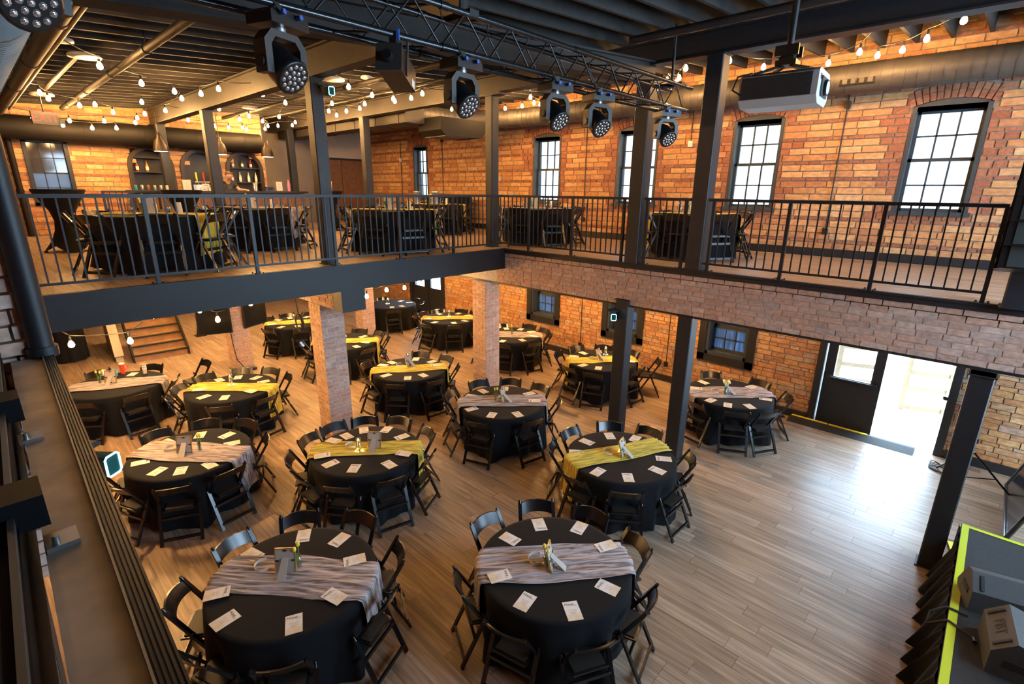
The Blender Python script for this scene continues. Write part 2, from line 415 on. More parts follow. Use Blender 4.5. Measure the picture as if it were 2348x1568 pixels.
# edge trim (curb) and fascias
b = MB(); b.box((.3, EL - .02, FZ - .10), (ER, EL + .06, FZ + .005)); b.box((.3, EL - .05, FZ - .02), (ER, EL + .02, FZ + .012)); b.box((.40, EL - .02, 2.84), (ER + .02, EL + .10, FZ - .10))
o = b.build('trim_1', 'black_paint'); tag(o, 'black steel edge beam below the left balcony railing', kind='structure')
b = MB(); b.box((ER - .02, -3.6, FZ - .09), (ER + .06, EL, FZ + .005)); b.box((ER - .05, -3.6, FZ - .02), (ER + .02, EL, FZ + .012))
o = b.build('trim_2', 'slate_paint'); tag(o, 'dark edge trim below the right balcony railing', kind='structure')

# ---- brick fascia beam under the right balcony, running on under the mezzanine
fb = struct('wall_fascia', 'pale red brick beam face below the right balcony')
MB().box((ER + .003, -3.6, 2.53), (ER + .40, 18.5, FZ - .20)).build('core', 'pale_mortar', fb)
MB().box((ER - .01, -3.6, 2.50), (ER + .42, 18.5, 2.53)).build('soffit_plate', 'black_trim', fb)
FC = [(.0795, .235, 0)]
pc = brick_wall('x', ER - .004, -3.6, 7.66, 2.53, 3.166, FC, mats=('pillar_brick', 'pillar_brick'), jit=.5)
lay(pc, fb, 'brick', 300, (-1, 0, 0))
pc = brick_wall('x', ER + .012, 7.66, 16, 2.53, 3.03, FC, mats=('pillar_brick', 'pillar_brick'), jit=.5)
lay(pc, fb, 'brick', 40, (-1, 0, 0))
lb = thing('brick_beam', 'brick ceiling beam running back from the near brick pillar', 'beam', (3.9, 7.7, 2.5))
MB().box((.006, 0, .02), (.40, 11, .55)).build('core', 'pale_mortar', lb)
MB().box((.0, -.28, -.01), (.42, -.0, .42)).build('steel_end', 'black_paint', lb)
pc = [((c[0] - 3.9, c[1] - 7.7, c[2] - 2.5), s_, q) for c, s_, q in brick_wall('x', 3.9, 7.7, 18, 2.5, 3.04, FC, mats=('pillar_brick', 'pillar_brick'), jit=.5)]
rest = MB()
for i, (c, s_, q) in enumerate(sorted(pc, key=lambda t: t[0][1])):
    if i < 70: link('brick', unit(q), lb, c, None, s_)
    else: rest.box([c[j] - s_[j] / 2 for j in range(3)], [c[j] + s_[j] / 2 for j in range(3)])
tag(rest.build('brick_field', 'pillar_brick', lb, fix=False), kind='stuff')

# ---- brick pillars
def pillar(x, y, s_, top, label, n_ind):
    r_ = thing('brick_pillar', label, 'pillar', (x, y, 0))
    MB().box((.002, .002, 0), (s_ - .002, s_ - .002, top)).build('core', 'pale_mortar', r_)
    z = 0; k = 0; items = []
    while z < top - .03:
        h = min(.0795, top - z); zc = z + h / 2; hh = h - .012
        for face in range(4):
            segs = [(0, .47), (.5, 1)] if (k + face) % 2 else [(0, .22), (.25, .72), (.75, 1)]
            for a, b_ in segs:
                a *= s_; b_ *= s_; e = .03 + random.random() * .006; mid = (a + b_) / 2; L = b_ - a
                if face == 0: c = (e / 2 - .006, mid, zc); sz = (e, L, hh)
                elif face == 1: c = (mid, e / 2 - .006, zc); sz = (L, e, hh)
                elif face == 2: c = (s_ - e / 2 + .006, mid, zc); sz = (e, L, hh)
                else: c = (mid, s_ - e / 2 + .006, zc); sz = (L, e, hh)
                items.append((face, c, sz))
        z += h; k += 1
    rest = MB()
    for face, c, sz in items:
        if face < 2 and n_ind > 0: link('brick', unit('pillar_brick'), r_, c, None, sz); n_ind -= 1
        else: rest.box([c[j] - sz[j] / 2 for j in range(3)], [c[j] + sz[j] / 2 for j in range(3)])
    tag(rest.build('brick_field', 'pillar_brick', r_, fix=False), kind='stuff')
    return r_
pillar(3.9, 8.2, .42, 2.5, 'nearest brick pillar, beside the ten-seat yellow-runner table', 200)
pillar(7.52, 7.9, .42, 2.5, 'brick pillar under the corner of the balcony', 200)
pillar(4.0, 13.3, .42, 2.5, 'brick pillar on the left with screens and cables', 160)
pillar(7.9, 13.8, .42, 2.5, 'farthest brick pillar, beside the far table', 160)

# ---- right wall: upper (windows) and lower
UW = [(.5, 1.5), (3.48, 4.44), (6.12, 7.2), (8.94, 9.92), (14.7, 15.52), (-2.5, -1.5), (11.8, 12.7)]
UW = UW[:6]
WZ0, WZ1 = 4.13, 5.80
uh = [(a, b_, WZ0, WZ1 + .10) for a, b_ in UW]
wr = struct('wall_right', 'tan and orange brick wall with windows behind the balcony')
holed_wall(MB(), 'x', 11.312, 11.62, -3.6, 18.8, FZ, 7.3, uh).build('mortar_bed', 'mortar', wr)
CW = [(.118, .40, 0), (.118, .40, 0), (.062, .23, 1), (.118, .40, 0), (.118, .40, 0), (.118, .40, 0), (.062, .23, 1)]
rz = [(a - .22, b_ + .22, WZ0 - .12, WZ1 + .40) for a, b_ in UW]
arch_h = [(a - .04, b_ + .04, WZ1 - .02, WZ1 + .30) for a, b_ in UW]
pc = brick_wall('x', 11.30, -3.6, 18.8, FZ + .02, 7.0, CW, uh + arch_h, rz, gap=.019)
lay(pc, wr, 'brick', 300, (-1, 0, 0))
ab = MB()
for a, b_ in UW:                                   # rowlock arch bricks over each window
    cy = (a + b_) / 2; hw = (b_ - a) / 2 + .02; rise = .10; rad = (hw * hw + rise * rise) / (2 * rise); cz = WZ1 + rise - rad; half = math.asin(hw / rad)
    n = 13
    for rr, hh in ((rad + .002, .12), (rad + .128, .10)):
        for k in range(n):
            t = -half * 1.04 + 2 * half * 1.04 * (k + .5) / n; wd = rr * 2 * half * 1.04 / n - .012
            c = Vector((11.315, cy + math.sin(t) * (rr + hh / 2), cz + math.cos(t) * (rr + hh / 2)))
            o = link('brick', unit('red_brick'), wr, c, (-t, 0, 0), (.04, wd, hh))
LW = [(8.57, 9.75), (5.95, 7.12), (3.32, 4.5)]
LZ0, LZ1 = .79, 2.3
lh = [(a, b_, LZ0, LZ1) for a, b_ in LW] + [(.02, 2.08, -.05, 2.2), (13.6, 15.6, 0, 2.2)]
wl = struct('wall_right_lower', 'rough brick wall with black windows on the lower floor')
holed_wall(MB(), 'x', 11.012, 11.35, -3.6, 22, 0, 3.05, lh).build('mortar_bed', 'mortar', wl)
CO = [(.105, .27, 0), (.115, .31, 0), (.075, .21, 0), (.105, .29, 0), (.062, .19, 1), (.115, .31, 0)]
pc = brick_wall('x', 11.0, -3.6, 17.6, .02, 2.75, CO, lh, mats=('old_brick', 'old_brick'), jit=.6, gap=.014)
lay(pc, wl, 'brick', 300, (-1, 0, 0))
# baseboards
b = MB(); b.box((11.24, -3.6, FZ), (11.30, 18.8, FZ + .15)); tag(b.build('baseboard_right', 'black_trim'), 'black baseboard along the balcony brick wall', kind='structure')
b = MB(); b.box((10.95, 2.13, 0), (11.0, 13.5, .15)); b.box((10.95, -3.6, 0), (11.0, -.05, .15)); tag(b.build('baseboard_right_lower', 'black_trim'), 'black baseboard along the lower brick wall', kind='structure')

# ---- double-hung windows
def sash(n0, n1, rows, parent, y0, y1, z0, z1, x, fr, glass='dimmed_glass', mname='window_paint', t=.045, ft=.05):
    f = MB(); f.box((x, y0, z0), (x + t, y1, z0 + ft)); f.box((x, y0, z1 - ft * .8), (x + t, y1, z1)); f.box((x, y0, z0), (x + t, y0 + ft, z1)); f.box((x, y1 - ft, z0), (x + t, y1, z1))
    s_ = f.build(n0, mname, parent)
    iy0, iy1, iz0, iz1 = y0 + ft, y1 - ft, z0 + ft, z1 - ft * .8
    for k in range(1, 3):
        yy = iy0 + (iy1 - iy0) * k / 3; MB().box((x + .008, yy - .013, iz0), (x + t - .008, yy + .013, iz1)).build('muntin', mname, s_)
    for k in range(1, rows):
        zz = iz0 + (iz1 - iz0) * k / rows; MB().box((x + .008, iy0, zz - .013), (x + t - .008, iy1, zz + .013)).build('muntin', mname, s_)
    for i in range(3):
        for j in range(rows):
            a = iy0 + (iy1 - iy0) * i / 3; c = iz0 + (iz1 - iz0) * j / rows
            MB().box((x + .018, a, c), (x + .023, a + (iy1 - iy0) / 3, c + (iz1 - iz0) / rows)).build('pane', glass, s_)
    return s_
wlab = ['balcony window with arched head, rightmost in the wall', 'balcony window with arched head under the projector', 'balcony window half hidden behind a black column', 'balcony window with arched head left of the truss lights', 'narrow balcony window farthest along the brick wall', 'arched balcony window past the right edge']
def portal(c, nrm, sx, sy):
    l = bpy.data.lights.new('daylight_portal', 'AREA'); l.shape = 'RECTANGLE'; l.size = sx; l.size_y = sy; l.cycles.is_portal = True
    o = bpy.data.objects.new('daylight_portal', l); C.objects.link(o); o.location = c
    o.rotation_euler = Vector(nrm).to_track_quat('-Z', 'Y').to_euler(); return o
for i, (a, b_) in enumerate(UW):
    r_ = struct('window_%d' % (i + 1), wlab[i], (11.3, a, WZ0)); W_ = b_ - a; H_ = WZ1 - WZ0
    f = MB(); f.box((.0, 0, 0), (.3, .06, H_)); f.box((0, W_ - .06, 0), (.3, W_, H_)); f.box((.02, 0, H_ - .06), (.3, W_, H_))
    n = 10; hw = W_ / 2; rise = .10; rad = (hw * hw + rise * rise) / (2 * rise)
    poly = [(0, H_ - .06)] + [(W_ / 2 + rad * math.sin(t), H_ + rise - rad + rad * math.cos(t)) for t in [(-1 + 2 * k / n) * math.asin(hw / rad) for k in range(n + 1)]] + [(W_, H_ - .06)]
    f.prism(poly, .02, .28, 'x'); f.box((.08, -.03, H_ - .05), (.28, W_ + .03, H_ + .13))
    f.build('frame', 'window_paint', r_)
    MB().box((-.05, -.06, -.07), (.30, W_ + .06, 0)).build('sill', 'window_paint', r_)
    sash('lower_sash', '', 2, r_, .06, W_ - .06, .0, H_ * .51, .12, 0)
    sash('upper_sash', '', 2, r_, .06, W_ - .06, H_ * .49, H_ - .06, .17, 0)
    portal((11.63, (a + b_) / 2, (WZ0 + WZ1) / 2), (-1, 0, 0), W_, H_)
ll = ['black-cased lower window nearest the far end', 'black-cased lower window behind a black column', 'black-cased lower window nearest the open door']
for i, (a, b_) in enumerate(LW):
    r_ = struct('window_%d' % (i + 11), ll[i], (11.0, a, LZ0)); W_ = b_ - a; H_ = LZ1 - LZ0
    f = MB(); f.box((-.03, -.02, -.02), (.06, .14, H_)); f.box((-.03, W_ - .14, -.02), (.06, W_ + .02, H_)); f.box((-.03, -.02, -.04), (.06, W_ + .02, .13)); f.box((-.03, -.02, H_ - .12), (.06, W_ + .02, H_))
    f.build('casing', 'black_trim', r_)
    f = MB(); f.box((.0, .12, .1), (.33, .20, H_)); f.box((0, W_ - .20, .1), (.33, W_ - .12, H_)); f.box((0, .12, .1), (.33, W_ - .12, .2)); f.box((0, .12, H_ - .14), (.33, W_ - .12, H_ - .1)); f.build('jamb', 'window_paint', r_)
    sash('lower_sash', '', 2, r_, .20, W_ - .20, .2, .74, .22, 0, 'frosted_blue')
    sash('upper_sash', '', 2, r_, .20, W_ - .20, .74, H_ - .14, .26, 0, 'frosted_blue')

# ---- double exit door, right leaf swung open outwards
dr = struct('door_1', 'black double exit door, right leaf standing open to daylight', (11.0, 0, 0))
f = MB(); f.box((-.04, 2.0, 0), (.2, 2.12, 2.2)); f.box((-.04, -.02, 0), (.2, .10, 2.2)); f.box((-.04, -.02, 2.1), (.2, 2.12, 2.22)); f.build('frame', 'slate_paint', dr)
def leaf(nm, mtx, par):
    q = MB(); q.box((0, 0, 0), (.05, .93, 1.0)); q.box((0, 0, 1.0), (.05, .16, 2.08)); q.box((0, .77, 1.0), (.05, .93, 2.08)); q.box((0, .16, 1.93), (.05, .77, 2.08)); q.xf(mtx)
    l = q.build(nm, 'slate_paint', par)
    MB().box((.02, .16, 1.0), (.03, .77, 1.93)).xf(mtx).build('pane', 'window_glass', l)
    q = MB(); q.tube([(-.07, .08, .98), (-.07, .86, .98)], .022); q.box((-.075, .06, .95), (0, .12, 1.01)); q.box((-.085, .80, .94), (0, .90, 1.02)); q.box((-.03, .12, .955), (-.005, .8, 1.005)); q.xf(mtx); q.build('push_bar', 'rail_metal', l)
    return l
leaf('leaf', Matrix.Translation((.04, 1.05, .02)), dr)
leaf('leaf', Matrix.Translation((.12, .10, .02)) @ Matrix.Rotation(R(-103), 4, 'Z'), dr)
portal((11.36, .6, 1.1), (-1, 0, 0), 1.0, 2.1)
portal((11.36, 1.5, 1.5), (-1, 0, 0), .7, 1.0)
t = thing('threshold_ramp', 'black rubber threshold ramp with yellow strip before the door', 'ramp', (10.66, .35, 0))
MB().prism([(0, 0), (.26, 0), (.26, .07), (.20, .07)], 0, 2.05, 'y').build('ramp_body', 'black_rubber', t)
for k in range(2): MB().box((.20, .72 + k * .66, .07), (.265, 1.36 + k * .66, .077)).build('yellow_strip', 'yellow_rubber', t)
for i, (y_, nn) in enumerate(((.55, 2), (1.75, 2))):   # timber frames outside
    t = thing('timber_frame', 'pale timber frame outside, %s' % ('seen through the open doorway' if i == 0 else 'seen through the door glass'), 'timber frame', (13.2 - .4 * i, y_, -.03), R(20))
    for k in range(2): MB().box((0, -.5 + k * .75, 0), (.09, -.41 + k * .75, 1.25)).build('post', 'pale_lumber', t)
    for z_ in (.02, .45, .8, 1.2): MB().box((.02, -.5, z_), (.06, .34, z_ + .09)).build('rail', 'pale_lumber', t)

# far double doors on the lower right wall
dr = struct('door_2', 'far black double doors with bright square glass', (11.0, 13.6, 0))
f = MB(); f.box((-.04, 0, 0), (.2, .12, 2.2)); f.box((-.04, 1.88, 0), (.2, 2.0, 2.2)); f.box((-.04, 0, 2.1), (.2, 2, 2.2)); f.box((-.03, .96, 0), (.12, 1.04, 2.1)); f.build('frame', 'black_trim', dr)
for k in range(2):
    y_ = .12 + k * .92; q = MB(); q.box((.02, y_, 0), (.07, y_ + .84, 1.05)); q.box((.02, y_, 1.05), (.07, y_ + .14, 2.1)); q.box((.02, y_ + .70, 1.05), (.07, y_ + .84, 2.1)); q.box((.02, y_ + .14, 1.9), (.07, y_ + .70, 2.1))
    l = q.build('leaf', 'black_trim', dr); MB().box((.04, y_ + .14, 1.05), (.05, y_ + .70, 1.9)).build('pane', 'window_glass', l)
portal((11.4, 14.6, 1.5), (-1, 0, 0), 1.5, .9)

# ---- bar wall (far left) with arched niches and a window
bw = struct('wall_far', 'orange brick bar wall at the back of the balcony')
AR = [(3.27, 4.2), (4.46, 5.38), (5.62, 6.55)]
ah = [(a, b_, FZ, 4.92) for a, b_ in AR]
ah2 = [(a, b_, FZ, 5.42) for a, b_ in AR]; wh = [(1.32, 2.04, 4.0, 5.42)]
holed_wall(MB(), 'y', 16.806, 17.1, -2.6, 6.7, FZ, 6.9, [(h[0], h[1], h[2], 5.42) for h in ah] + wh).build('mortar_bed', 'mortar', bw)
pc = brick_wall('y', 16.80, -2.6, 6.7, FZ + .02, 6.4, CW, gap=.019, holes= [(h[0], h[1], h[2], h[3]) for h in ah] + wh)
def in_arch(c):
    for a, b_ in AR:
        cx = (a + b_) / 2; rr = (b_ - a) / 2
        if abs(c[0] - cx) < rr and 4.92 <= c[2] < 5.45 and (c[0] - cx) ** 2 + (c[2] - 4.92) ** 2 < (rr + .02) ** 2: return True
    return False
pc = [p_ for p_ in pc if not in_arch(p_[0])]
lay(pc, bw, 'brick', 240, (0, -1, 0))
for i, (a, b_) in enumerate(AR):
    cx = (a + b_) / 2; rr = (b_ - a) / 2
    t = thing('bar_niche', ['left', 'middle', 'right'][i] + ' arched black bar niche in the brick wall', 'niche', (cx, 16.8, FZ))
    prof = lambda r2: [(-r2, 0)] + [(-r2 * math.cos(math.pi * k / 14), 1.67 + r2 * math.sin(math.pi * k / 14)) for k in range(15)] + [(r2, 0)]
    po, pi_ = prof(rr + .06), prof(rr - .04)
    q = MB()
    for k in range(len(po) - 1):
        vs = [(po[k][0], -.06, po[k][1]), (po[k + 1][0], -.06, po[k + 1][1]), (pi_[k + 1][0], -.06, pi_[k + 1][1]), (pi_[k][0], -.06, pi_[k][1])]
        vs += [(v[0], .24, v[2]) for v in vs]; q.add(vs, [(0, 1, 2, 3), (4, 7, 6, 5), (0, 4, 5, 1), (2, 6, 7, 3), (1, 5, 6, 2), (0, 3, 7, 4)])
    q.build('arch_frame', 'taupe_paint' if i == 0 else 'copper_lamp', t)
    MB().prism(prof(rr), .2, .24, 'y').build('back_panel', 'black_trim', t); MB().box((-rr - .02, .245, 0), (rr + .02, .30, 2.3)).build('niche_backing', 'mortar', t)
    for z_ in ((1.52, 1.88) if i == 0 else (1.30, 1.70) if i == 2 else (1.05,)): MB().box((-rr + .04, -.03, z_), (rr - .04, .2, z_ + .025)).build('shelf', 'taupe_paint' if i == 0 else 'black_trim', t)
wb = struct('window_20', 'tall window with dark glass left of the bar', (1.32, 16.8, 4.0))
f = MB(); f.box((-.05, -.04, -.05), (.03, .2, 1.45)); f.box((.69, -.04, -.05), (.77, .2, 1.45)); f.box((-.05, -.04, 1.38), (.77, .2, 1.45)); f.box((-.05, -.04, -.05), (.77, .2, .02)); f.build('frame', 'black_trim', wb)
for k in range(1, 3): MB().box((.03 + .22 * k - .008, .06, .02), (.03 + .22 * k + .008, .1, 1.38)).build('muntin', 'black_trim', wb)
for z_ in (.36, .70, 1.04): MB().box((.03, .06, z_ - .009 - .007 * (z_ == .7)), (.69, .1, z_ + .009 + .007 * (z_ == .7))).build('muntin', 'black_trim', wb)
mat('dusk_pane', (.05, .045, .04), .06, spec=.8)
for i in range(3):
    for j in range(4): MB().box((.03 + .22 * i, .075, .02 + .34 * j), (.25 + .22 * i, .085, .36 + .34 * j)).build('pane', 'dusk_pane' if j > 1 else 'frosted_blue', wb)
# alcove walls right of the bar
b = MB(); b.box((6.7, 18.8, FZ), (9.2, 18.95, 7)); o = b.build('wall_alcove', 'grey_wall'); tag(o, 'plain wall right of the bar, its shading painted in', kind='structure')  # same far wall as the tan part, shade put into a darker colour
b = MB(); b.box((9.2, 18.8, FZ), (11.6, 18.95, 7)); o = b.build('wall_alcove_tan', 'tan_wall'); tag(o, 'tan plaster wall above the brown panel', kind='structure')
b = MB(); b.box((6.55, 16.82, FZ), (6.72, 18.8, 7)); o = b.build('wall_bar_return', 'grey_wall'); tag(o, 'taupe return wall at the end of the bar', kind='structure')
pt = thing('wall_panel', 'brown wooden wall panel with black top strip in the back corner', 'panel', (9.3, 18.72, FZ))
for k in range(2): MB().box((.01 + k, 0, .05), (.99 + k, .08, 2.2)).build('panel_board', 'brown_panel', pt)
MB().box((-.02, -.03, 2.2), (2.0, .08, 2.27)).build('top_strip', 'black_trim', pt); MB().box((0, -.01, 0), (2, .08, .05)).build('base_strip', 'black_trim', pt)

# ---- remaining shell (behind and beside the camera), with unseen windows added to bring in daylight
NW = [(x_, x_ + 3.0, z0, z1) for x_ in (3.6, 7.4) for z0, z1 in ((3.6, 6.1), (.6, 2.9)) if z0 > 1 or x_ > 5]
wn = struct('wall_near', 'brick wall behind the camera with added daylight windows')
holed_wall(MB(), 'y', -3.9, -3.6, -2.6, 11.6, 0, 7.3, NW).build('mortar_bed', 'red_brick', wn)
for i, (a, b_, z0, z1) in enumerate(NW):
    r_ = struct('window_%d' % (i + 30), 'unseen window added for daylight behind the camera, number %d' % (i + 1), (a, -3.7, z0))
    f = MB(); W_ = b_ - a; H_ = z1 - z0
    f.box((0, 0, 0), (.06, .1, H_)); f.box((W_ - .06, 0, 0), (W_, .1, H_)); f.box((0, 0, 0), (W_, .1, .06)); f.box((0, 0, H_ - .06), (W_, .1, H_)); f.box((W_ / 2 - .03, 0, 0), (W_ / 2 + .03, .1, H_)); f.build('frame', 'window_paint', r_)
    MB().box((.06, .04, .06), (W_ - .06, .05, H_ - .06)).build('pane', 'window_glass', r_)
    portal(((a + b_) / 2, -3.92, (z0 + z1) / 2), (0, 1, 0), W_, H_)
b = MB(); b.box((-2.9, -3.9, 0), (-2.6, 22.2, 7)); tag(b.build('wall_left', 'red_brick'), 'brick wall beyond the left edge', kind='structure')
b = MB(); b.box((-2.9, 22, 0), (11.4, 22.2, 3.1)); tag(b.build('wall_far_lower', 'grey_wall'), 'shadowed far wall of the lower hall', kind='structure')

# ---- roof deck and joists
cl = struct('ceiling', 'black painted roof deck with sloping joists')
def slope_box(bm, x0, x1, y0, y1, z0, z1):
    bm.add([(x0, y0, jz(x0) + z0), (x1, y0, jz(x1) + z0), (x1, y1, jz(x1) + z0), (x0, y1, jz(x0) + z0), (x0, y0, jz(x0) + z1), (x1, y0, jz(x1) + z1), (x1, y1, jz(x1) + z1), (x0, y1, jz(x0) + z1)],
           [(0, 3, 2, 1), (4, 5, 6, 7), (0, 1, 5, 4), (1, 2, 6, 5), (2, 3, 7, 6), (3, 0, 4, 7)]); return bm
slope_box(MB(), -2.9, 11.7, -3.9, 19, .28, .4).build('deck', 'deck_paint', cl)
jm = slope_box(MB(), -2.6, 11.3, -.024, .024, 0, .285).mesh('joist', 'joist_paint'); fixn(jm)
y_ = 7.53 - .4535 * 24
while y_ < 18.7: link('joist', jm, cl, (0, y_, 0)); y_ += .4535
# ================================================================== BEAMS AND COLUMNS
def ibeam(name, label, a, b_, h, wd, mt, fl_=.025):
    """steel I section between a and b_ (bottom centre points)"""
    a = Vector(a); b_ = Vector(b_); r_ = thing(name, label, 'beam', a); d = b_ - a; up = Vector((0, 0, 1))
    MB().bar(up * fl_ / 2, d + up * fl_ / 2, wd, fl_).build('lower_flange', mt, r_)
    MB().bar(up * (h - fl_ / 2), d + up * (h - fl_ / 2), wd, fl_).build('upper_flange', mt, r_)
    MB().bar(up * h / 2, d + up * h / 2, wd * .45, h - fl_ * 2).build('web', mt, r_); return r_
ibeam('roof_beam', 'taupe roof beam over the left balcony columns', (3.92, 4.4, 5.94), (3.92, 16.8, 5.94), .38, .2, 'taupe_paint')
ibeam('roof_beam', 'taupe roof beam reaching back from the corner column', (7.74, 7.6, 6.2), (7.74, 18.7, 6.2), .36, .22, 'taupe_paint')
ibeam('roof_beam', 'dark roof beam above the right balcony railing', (7.72, -3.6, 6.24), (7.72, 7.6, 6.24), .32, .24, 'slate_paint')
ibeam('roof_beam', 'dark sloping cross beam behind the lighting truss', (-2.5, 4.42, 5.24), (7.78, 4.42, 6.03), .28, .22, 'joist_paint')
def column(x, y, z0, z1, wd, label, mt='slate_paint', plate=True):
    r_ = thing('steel_column', label, 'column', (x, y, z0))
    b = MB(); s_ = wd / 2; c = .012
    b.prism([(-s_ + c, -s_), (s_ - c, -s_), (s_, -s_ + c), (s_, s_ - c), (s_ - c, s_), (-s_ + c, s_), (-s_, s_ - c), (-s_, -s_ + c)], 0, z1 - z0, 'z').build('shaft', mt, r_)
    if plate: MB().box((-s_ - .02, -s_ - .02, 0), (s_ + .02, s_ + .02, .012)).build('base_plate', mt, r_)
    MB().box((-s_ - .015, -s_ - .015, z1 - z0 - .015), (s_ + .015, s_ + .015, z1 - z0)).build('cap_plate', mt, r_); return r_
column(3.92, 7.74, FZ, 5.94, .2, 'black balcony column with teal-ring light, left of centre')
column(3.92, 12.5, FZ, 5.94, .2, 'grey balcony column before the middle bar niche')
column(3.92, 16.12, FZ, 5.94, .2, 'grey balcony column before the left bar niche')
column(7.72, 7.9, FZ, 6.2, .2, 'black balcony column at the corner of the railing')
column(7.74, 12.7, FZ, 6.2, .2, 'taupe balcony column beside the brown wall panel')
column(7.74, 17.2, FZ, 6.2, .2, 'slim taupe column near the pink bottle')
column(7.66, 4.42, FZ, 6.02, .24, 'left of two black columns on the right balcony edge')
column(7.70, 3.36, FZ, 6.24, .24, 'right of two black columns on the right balcony edge')
column(7.60, -.28, FZ, 6.24, .26, 'black balcony column behind the hanging speaker')
column(7.68, 4.53, 0, 2.62, .24, 'left of two black columns on the lower floor')
column(7.70, 3.38, 0, 2.52, .24, 'right of two black columns on the lower floor')
column(7.41, -.165, 0, 2.52, .21, 'big black lower column beside the stage')

# ================================================================== RAILINGS
def railing(name, label, a, b_, posts, gaps=(), bal=.112):
    """a,b_ end points along the balcony edge; posts are distances along it"""
    a = Vector(a); b_ = Vector(b_); L = (b_ - a).length; d = (b_ - a) / L; r_ = thing(name, label, 'railing', a)
    runs = []; s_ = 0
    for g0, g1 in sorted(gaps): runs.append((s_, g0)); s_ = g1
    runs.append((s_, L))
    for p0, p1 in runs:
        MB().bar(d * p0 + Vector((0, 0, 1.05)), d * p1 + Vector((0, 0, 1.05)), .045, .04).build('top_rail', 'rail_metal', r_)
        MB().bar(d * p0 + Vector((0, 0, .12)), d * p1 + Vector((0, 0, .12)), .035, .028).build('bottom_rail', 'rail_metal', r_)
    pm = MB().box((-.021, -.021, 0), (.021, .021, 1.04)).mesh('post', 'rail_metal'); fm = MB().box((-.07, -.07, 0), (.07, .07, .01)).mesh('foot_plate', 'rail_metal')
    btm = MB().tube([(0, 0, .01), (0, 0, .028)], .011, 6).mesh('anchor_bolt', 'rail_metal')
    bm_ = MB().box((-.008, -.008, .12), (.008, .008, 1.04)).mesh('baluster', 'rail_metal')
    for m_ in (pm, fm, bm_): fixn(m_)
    for s_ in posts: q = link('post', pm, r_, d * s_); link('foot_plate', fm, q); [link('anchor_bolt', btm, q, (sx * .052, sy * .052, 0)) for sx in (-1, 1) for sy in (-1, 1)]
    edges = sorted(posts + [x for g in gaps for x in g] + [0, L])
    for i in range(len(edges) - 1):
        e0, e1 = edges[i], edges[i + 1]
        if e1 - e0 < .09 or any(g0 - .01 <= e0 and e1 <= g1 + .01 for g0, g1 in gaps): continue
        n = max(1, round((e1 - e0) / bal))
        for k in range(1, n): link('baluster', bm_, r_, d * (e0 + (e1 - e0) * k / n))
    return r_
ra = .28
railing('balcony_railing', 'dark metal railing along the left balcony edge', (ra, EL, FZ), (7.55, EL, FZ), [x_ - ra for x_ in (1.512, 2.690, 3.876, 5.062, 6.25)])
railing('balcony_railing', 'dark metal railing along the right balcony edge', (ER, 7.78, FZ), (ER, .0, FZ), [7.78 - y_ for y_ in (6.767, 5.715, 4.65, 4.22, 3.57, 3.14, 2.115, 1.065, .01)], gaps=[(7.78 - 4.57, 7.78 - 4.27), (7.78 - 3.5, 7.78 - 3.22)])

# ================================================================== TABLES, CHAIRS AND WHAT LIES ON THEM
ORD = ['first', 'second', 'third', 'fourth', 'fifth', 'sixth', 'seventh', 'eighth', 'ninth', 'tenth']
TR = .762; TOPZ = .765
# folding chair: front is +x, origin on the floor under the seat
def chair_proto():
    r_ = thing('folding_chair', 'x', 'chair')
    for s_ in (-1, 1):
        q = MB(); q.bar((.25, s_ * .2, 0), (-.235, s_ * .2, .80), .026, .042, (0, 1, 0))
        p_ = q.build('front_leg', 'chair_resin', r_)
        q = MB(); q.tube([(-.228, s_ * .2, .79), (-.246, s_ * .2, .825)], [.02, .014], 6); q.build('cap', 'chair_resin', p_)
        q = MB(); q.bar((-.03, s_ * .226, .52), (-.27, s_ * .226, 0), .024, .04, (0, 1, 0)); q.tube([(-.045, s_ * .226, .50), (-.022, s_ * .226, .545)], [.02, .01], 6)
        q.build('rear_leg', 'chair_resin', r_)
    q = MB()
    def seat(u_, v_):
        x_ = -.17 + .40 * u_; wd = .185 - .012 * (1 - u_); return (x_, (v_ * 2 - 1) * wd, .452 + .02 * (u_ - .5) - .006 * math.sin(math.pi * v_))
    q.prism([(-.17, -.172), (.21, -.187), (.23, -.17), (.23, .17), (.21, .187), (-.17, .172)], .425, .445, 'z'); q.build('seat', 'chair_resin', r_)
    q = MB(); q.prism([(-.145, -.15), (.19, -.16), (.205, -.145), (.205, .145), (.19, .16), (-.145, .15)], .445, .456, 'z'); q.build('seat_pad', 'seat_pad', r_)
    q = MB()
    def back(u_, v_, off):
        y_ = (u_ * 2 - 1) * .19; bow = .038 * (1 - (u_ * 2 - 1) ** 2); z_ = .672 + .118 * v_ + .020 * (1 - (u_ * 2 - 1) ** 2)
        return (-.235 + (.80 - z_) * .6 - bow + off, y_, z_)
    n = 8
    q.grid(n, 3, lambda u_, v_: back(u_, v_, -.009)); q.grid(n, 3, lambda u_, v_: back(u_, v_, .009))
    for v_ in (0, 1): q.grid(n, 1, lambda u_, t_: back(u_, v_, -.009 + .018 * t_))
    q.build('backrest', 'chair_resin', r_)
    for z_, x_ in ((.07, -.242), (.31, -.133)): MB().box((x_ - .012, -.22, z_ - .018), (x_ + .012, .22, z_ + .018)).build('rear_stretcher', 'chair_resin', r_)
    MB().box((.165, -.19, .12), (.187, .19, .15)).build('front_stretcher', 'chair_resin', r_)
    note(r_); return r_
CH0 = chair_proto(); ch_used = [False]
def place_chair(x, y, z, rz, label, group):
    if not ch_used[0]:
        o = CH0; o.location = (x, y, z); o.rotation_euler = (0, 0, rz); ch_used[0] = True
    else: o = copy_tree(CH0, None, (x, y, z), rz)
    o['label'] = label; o['group'] = group; return o

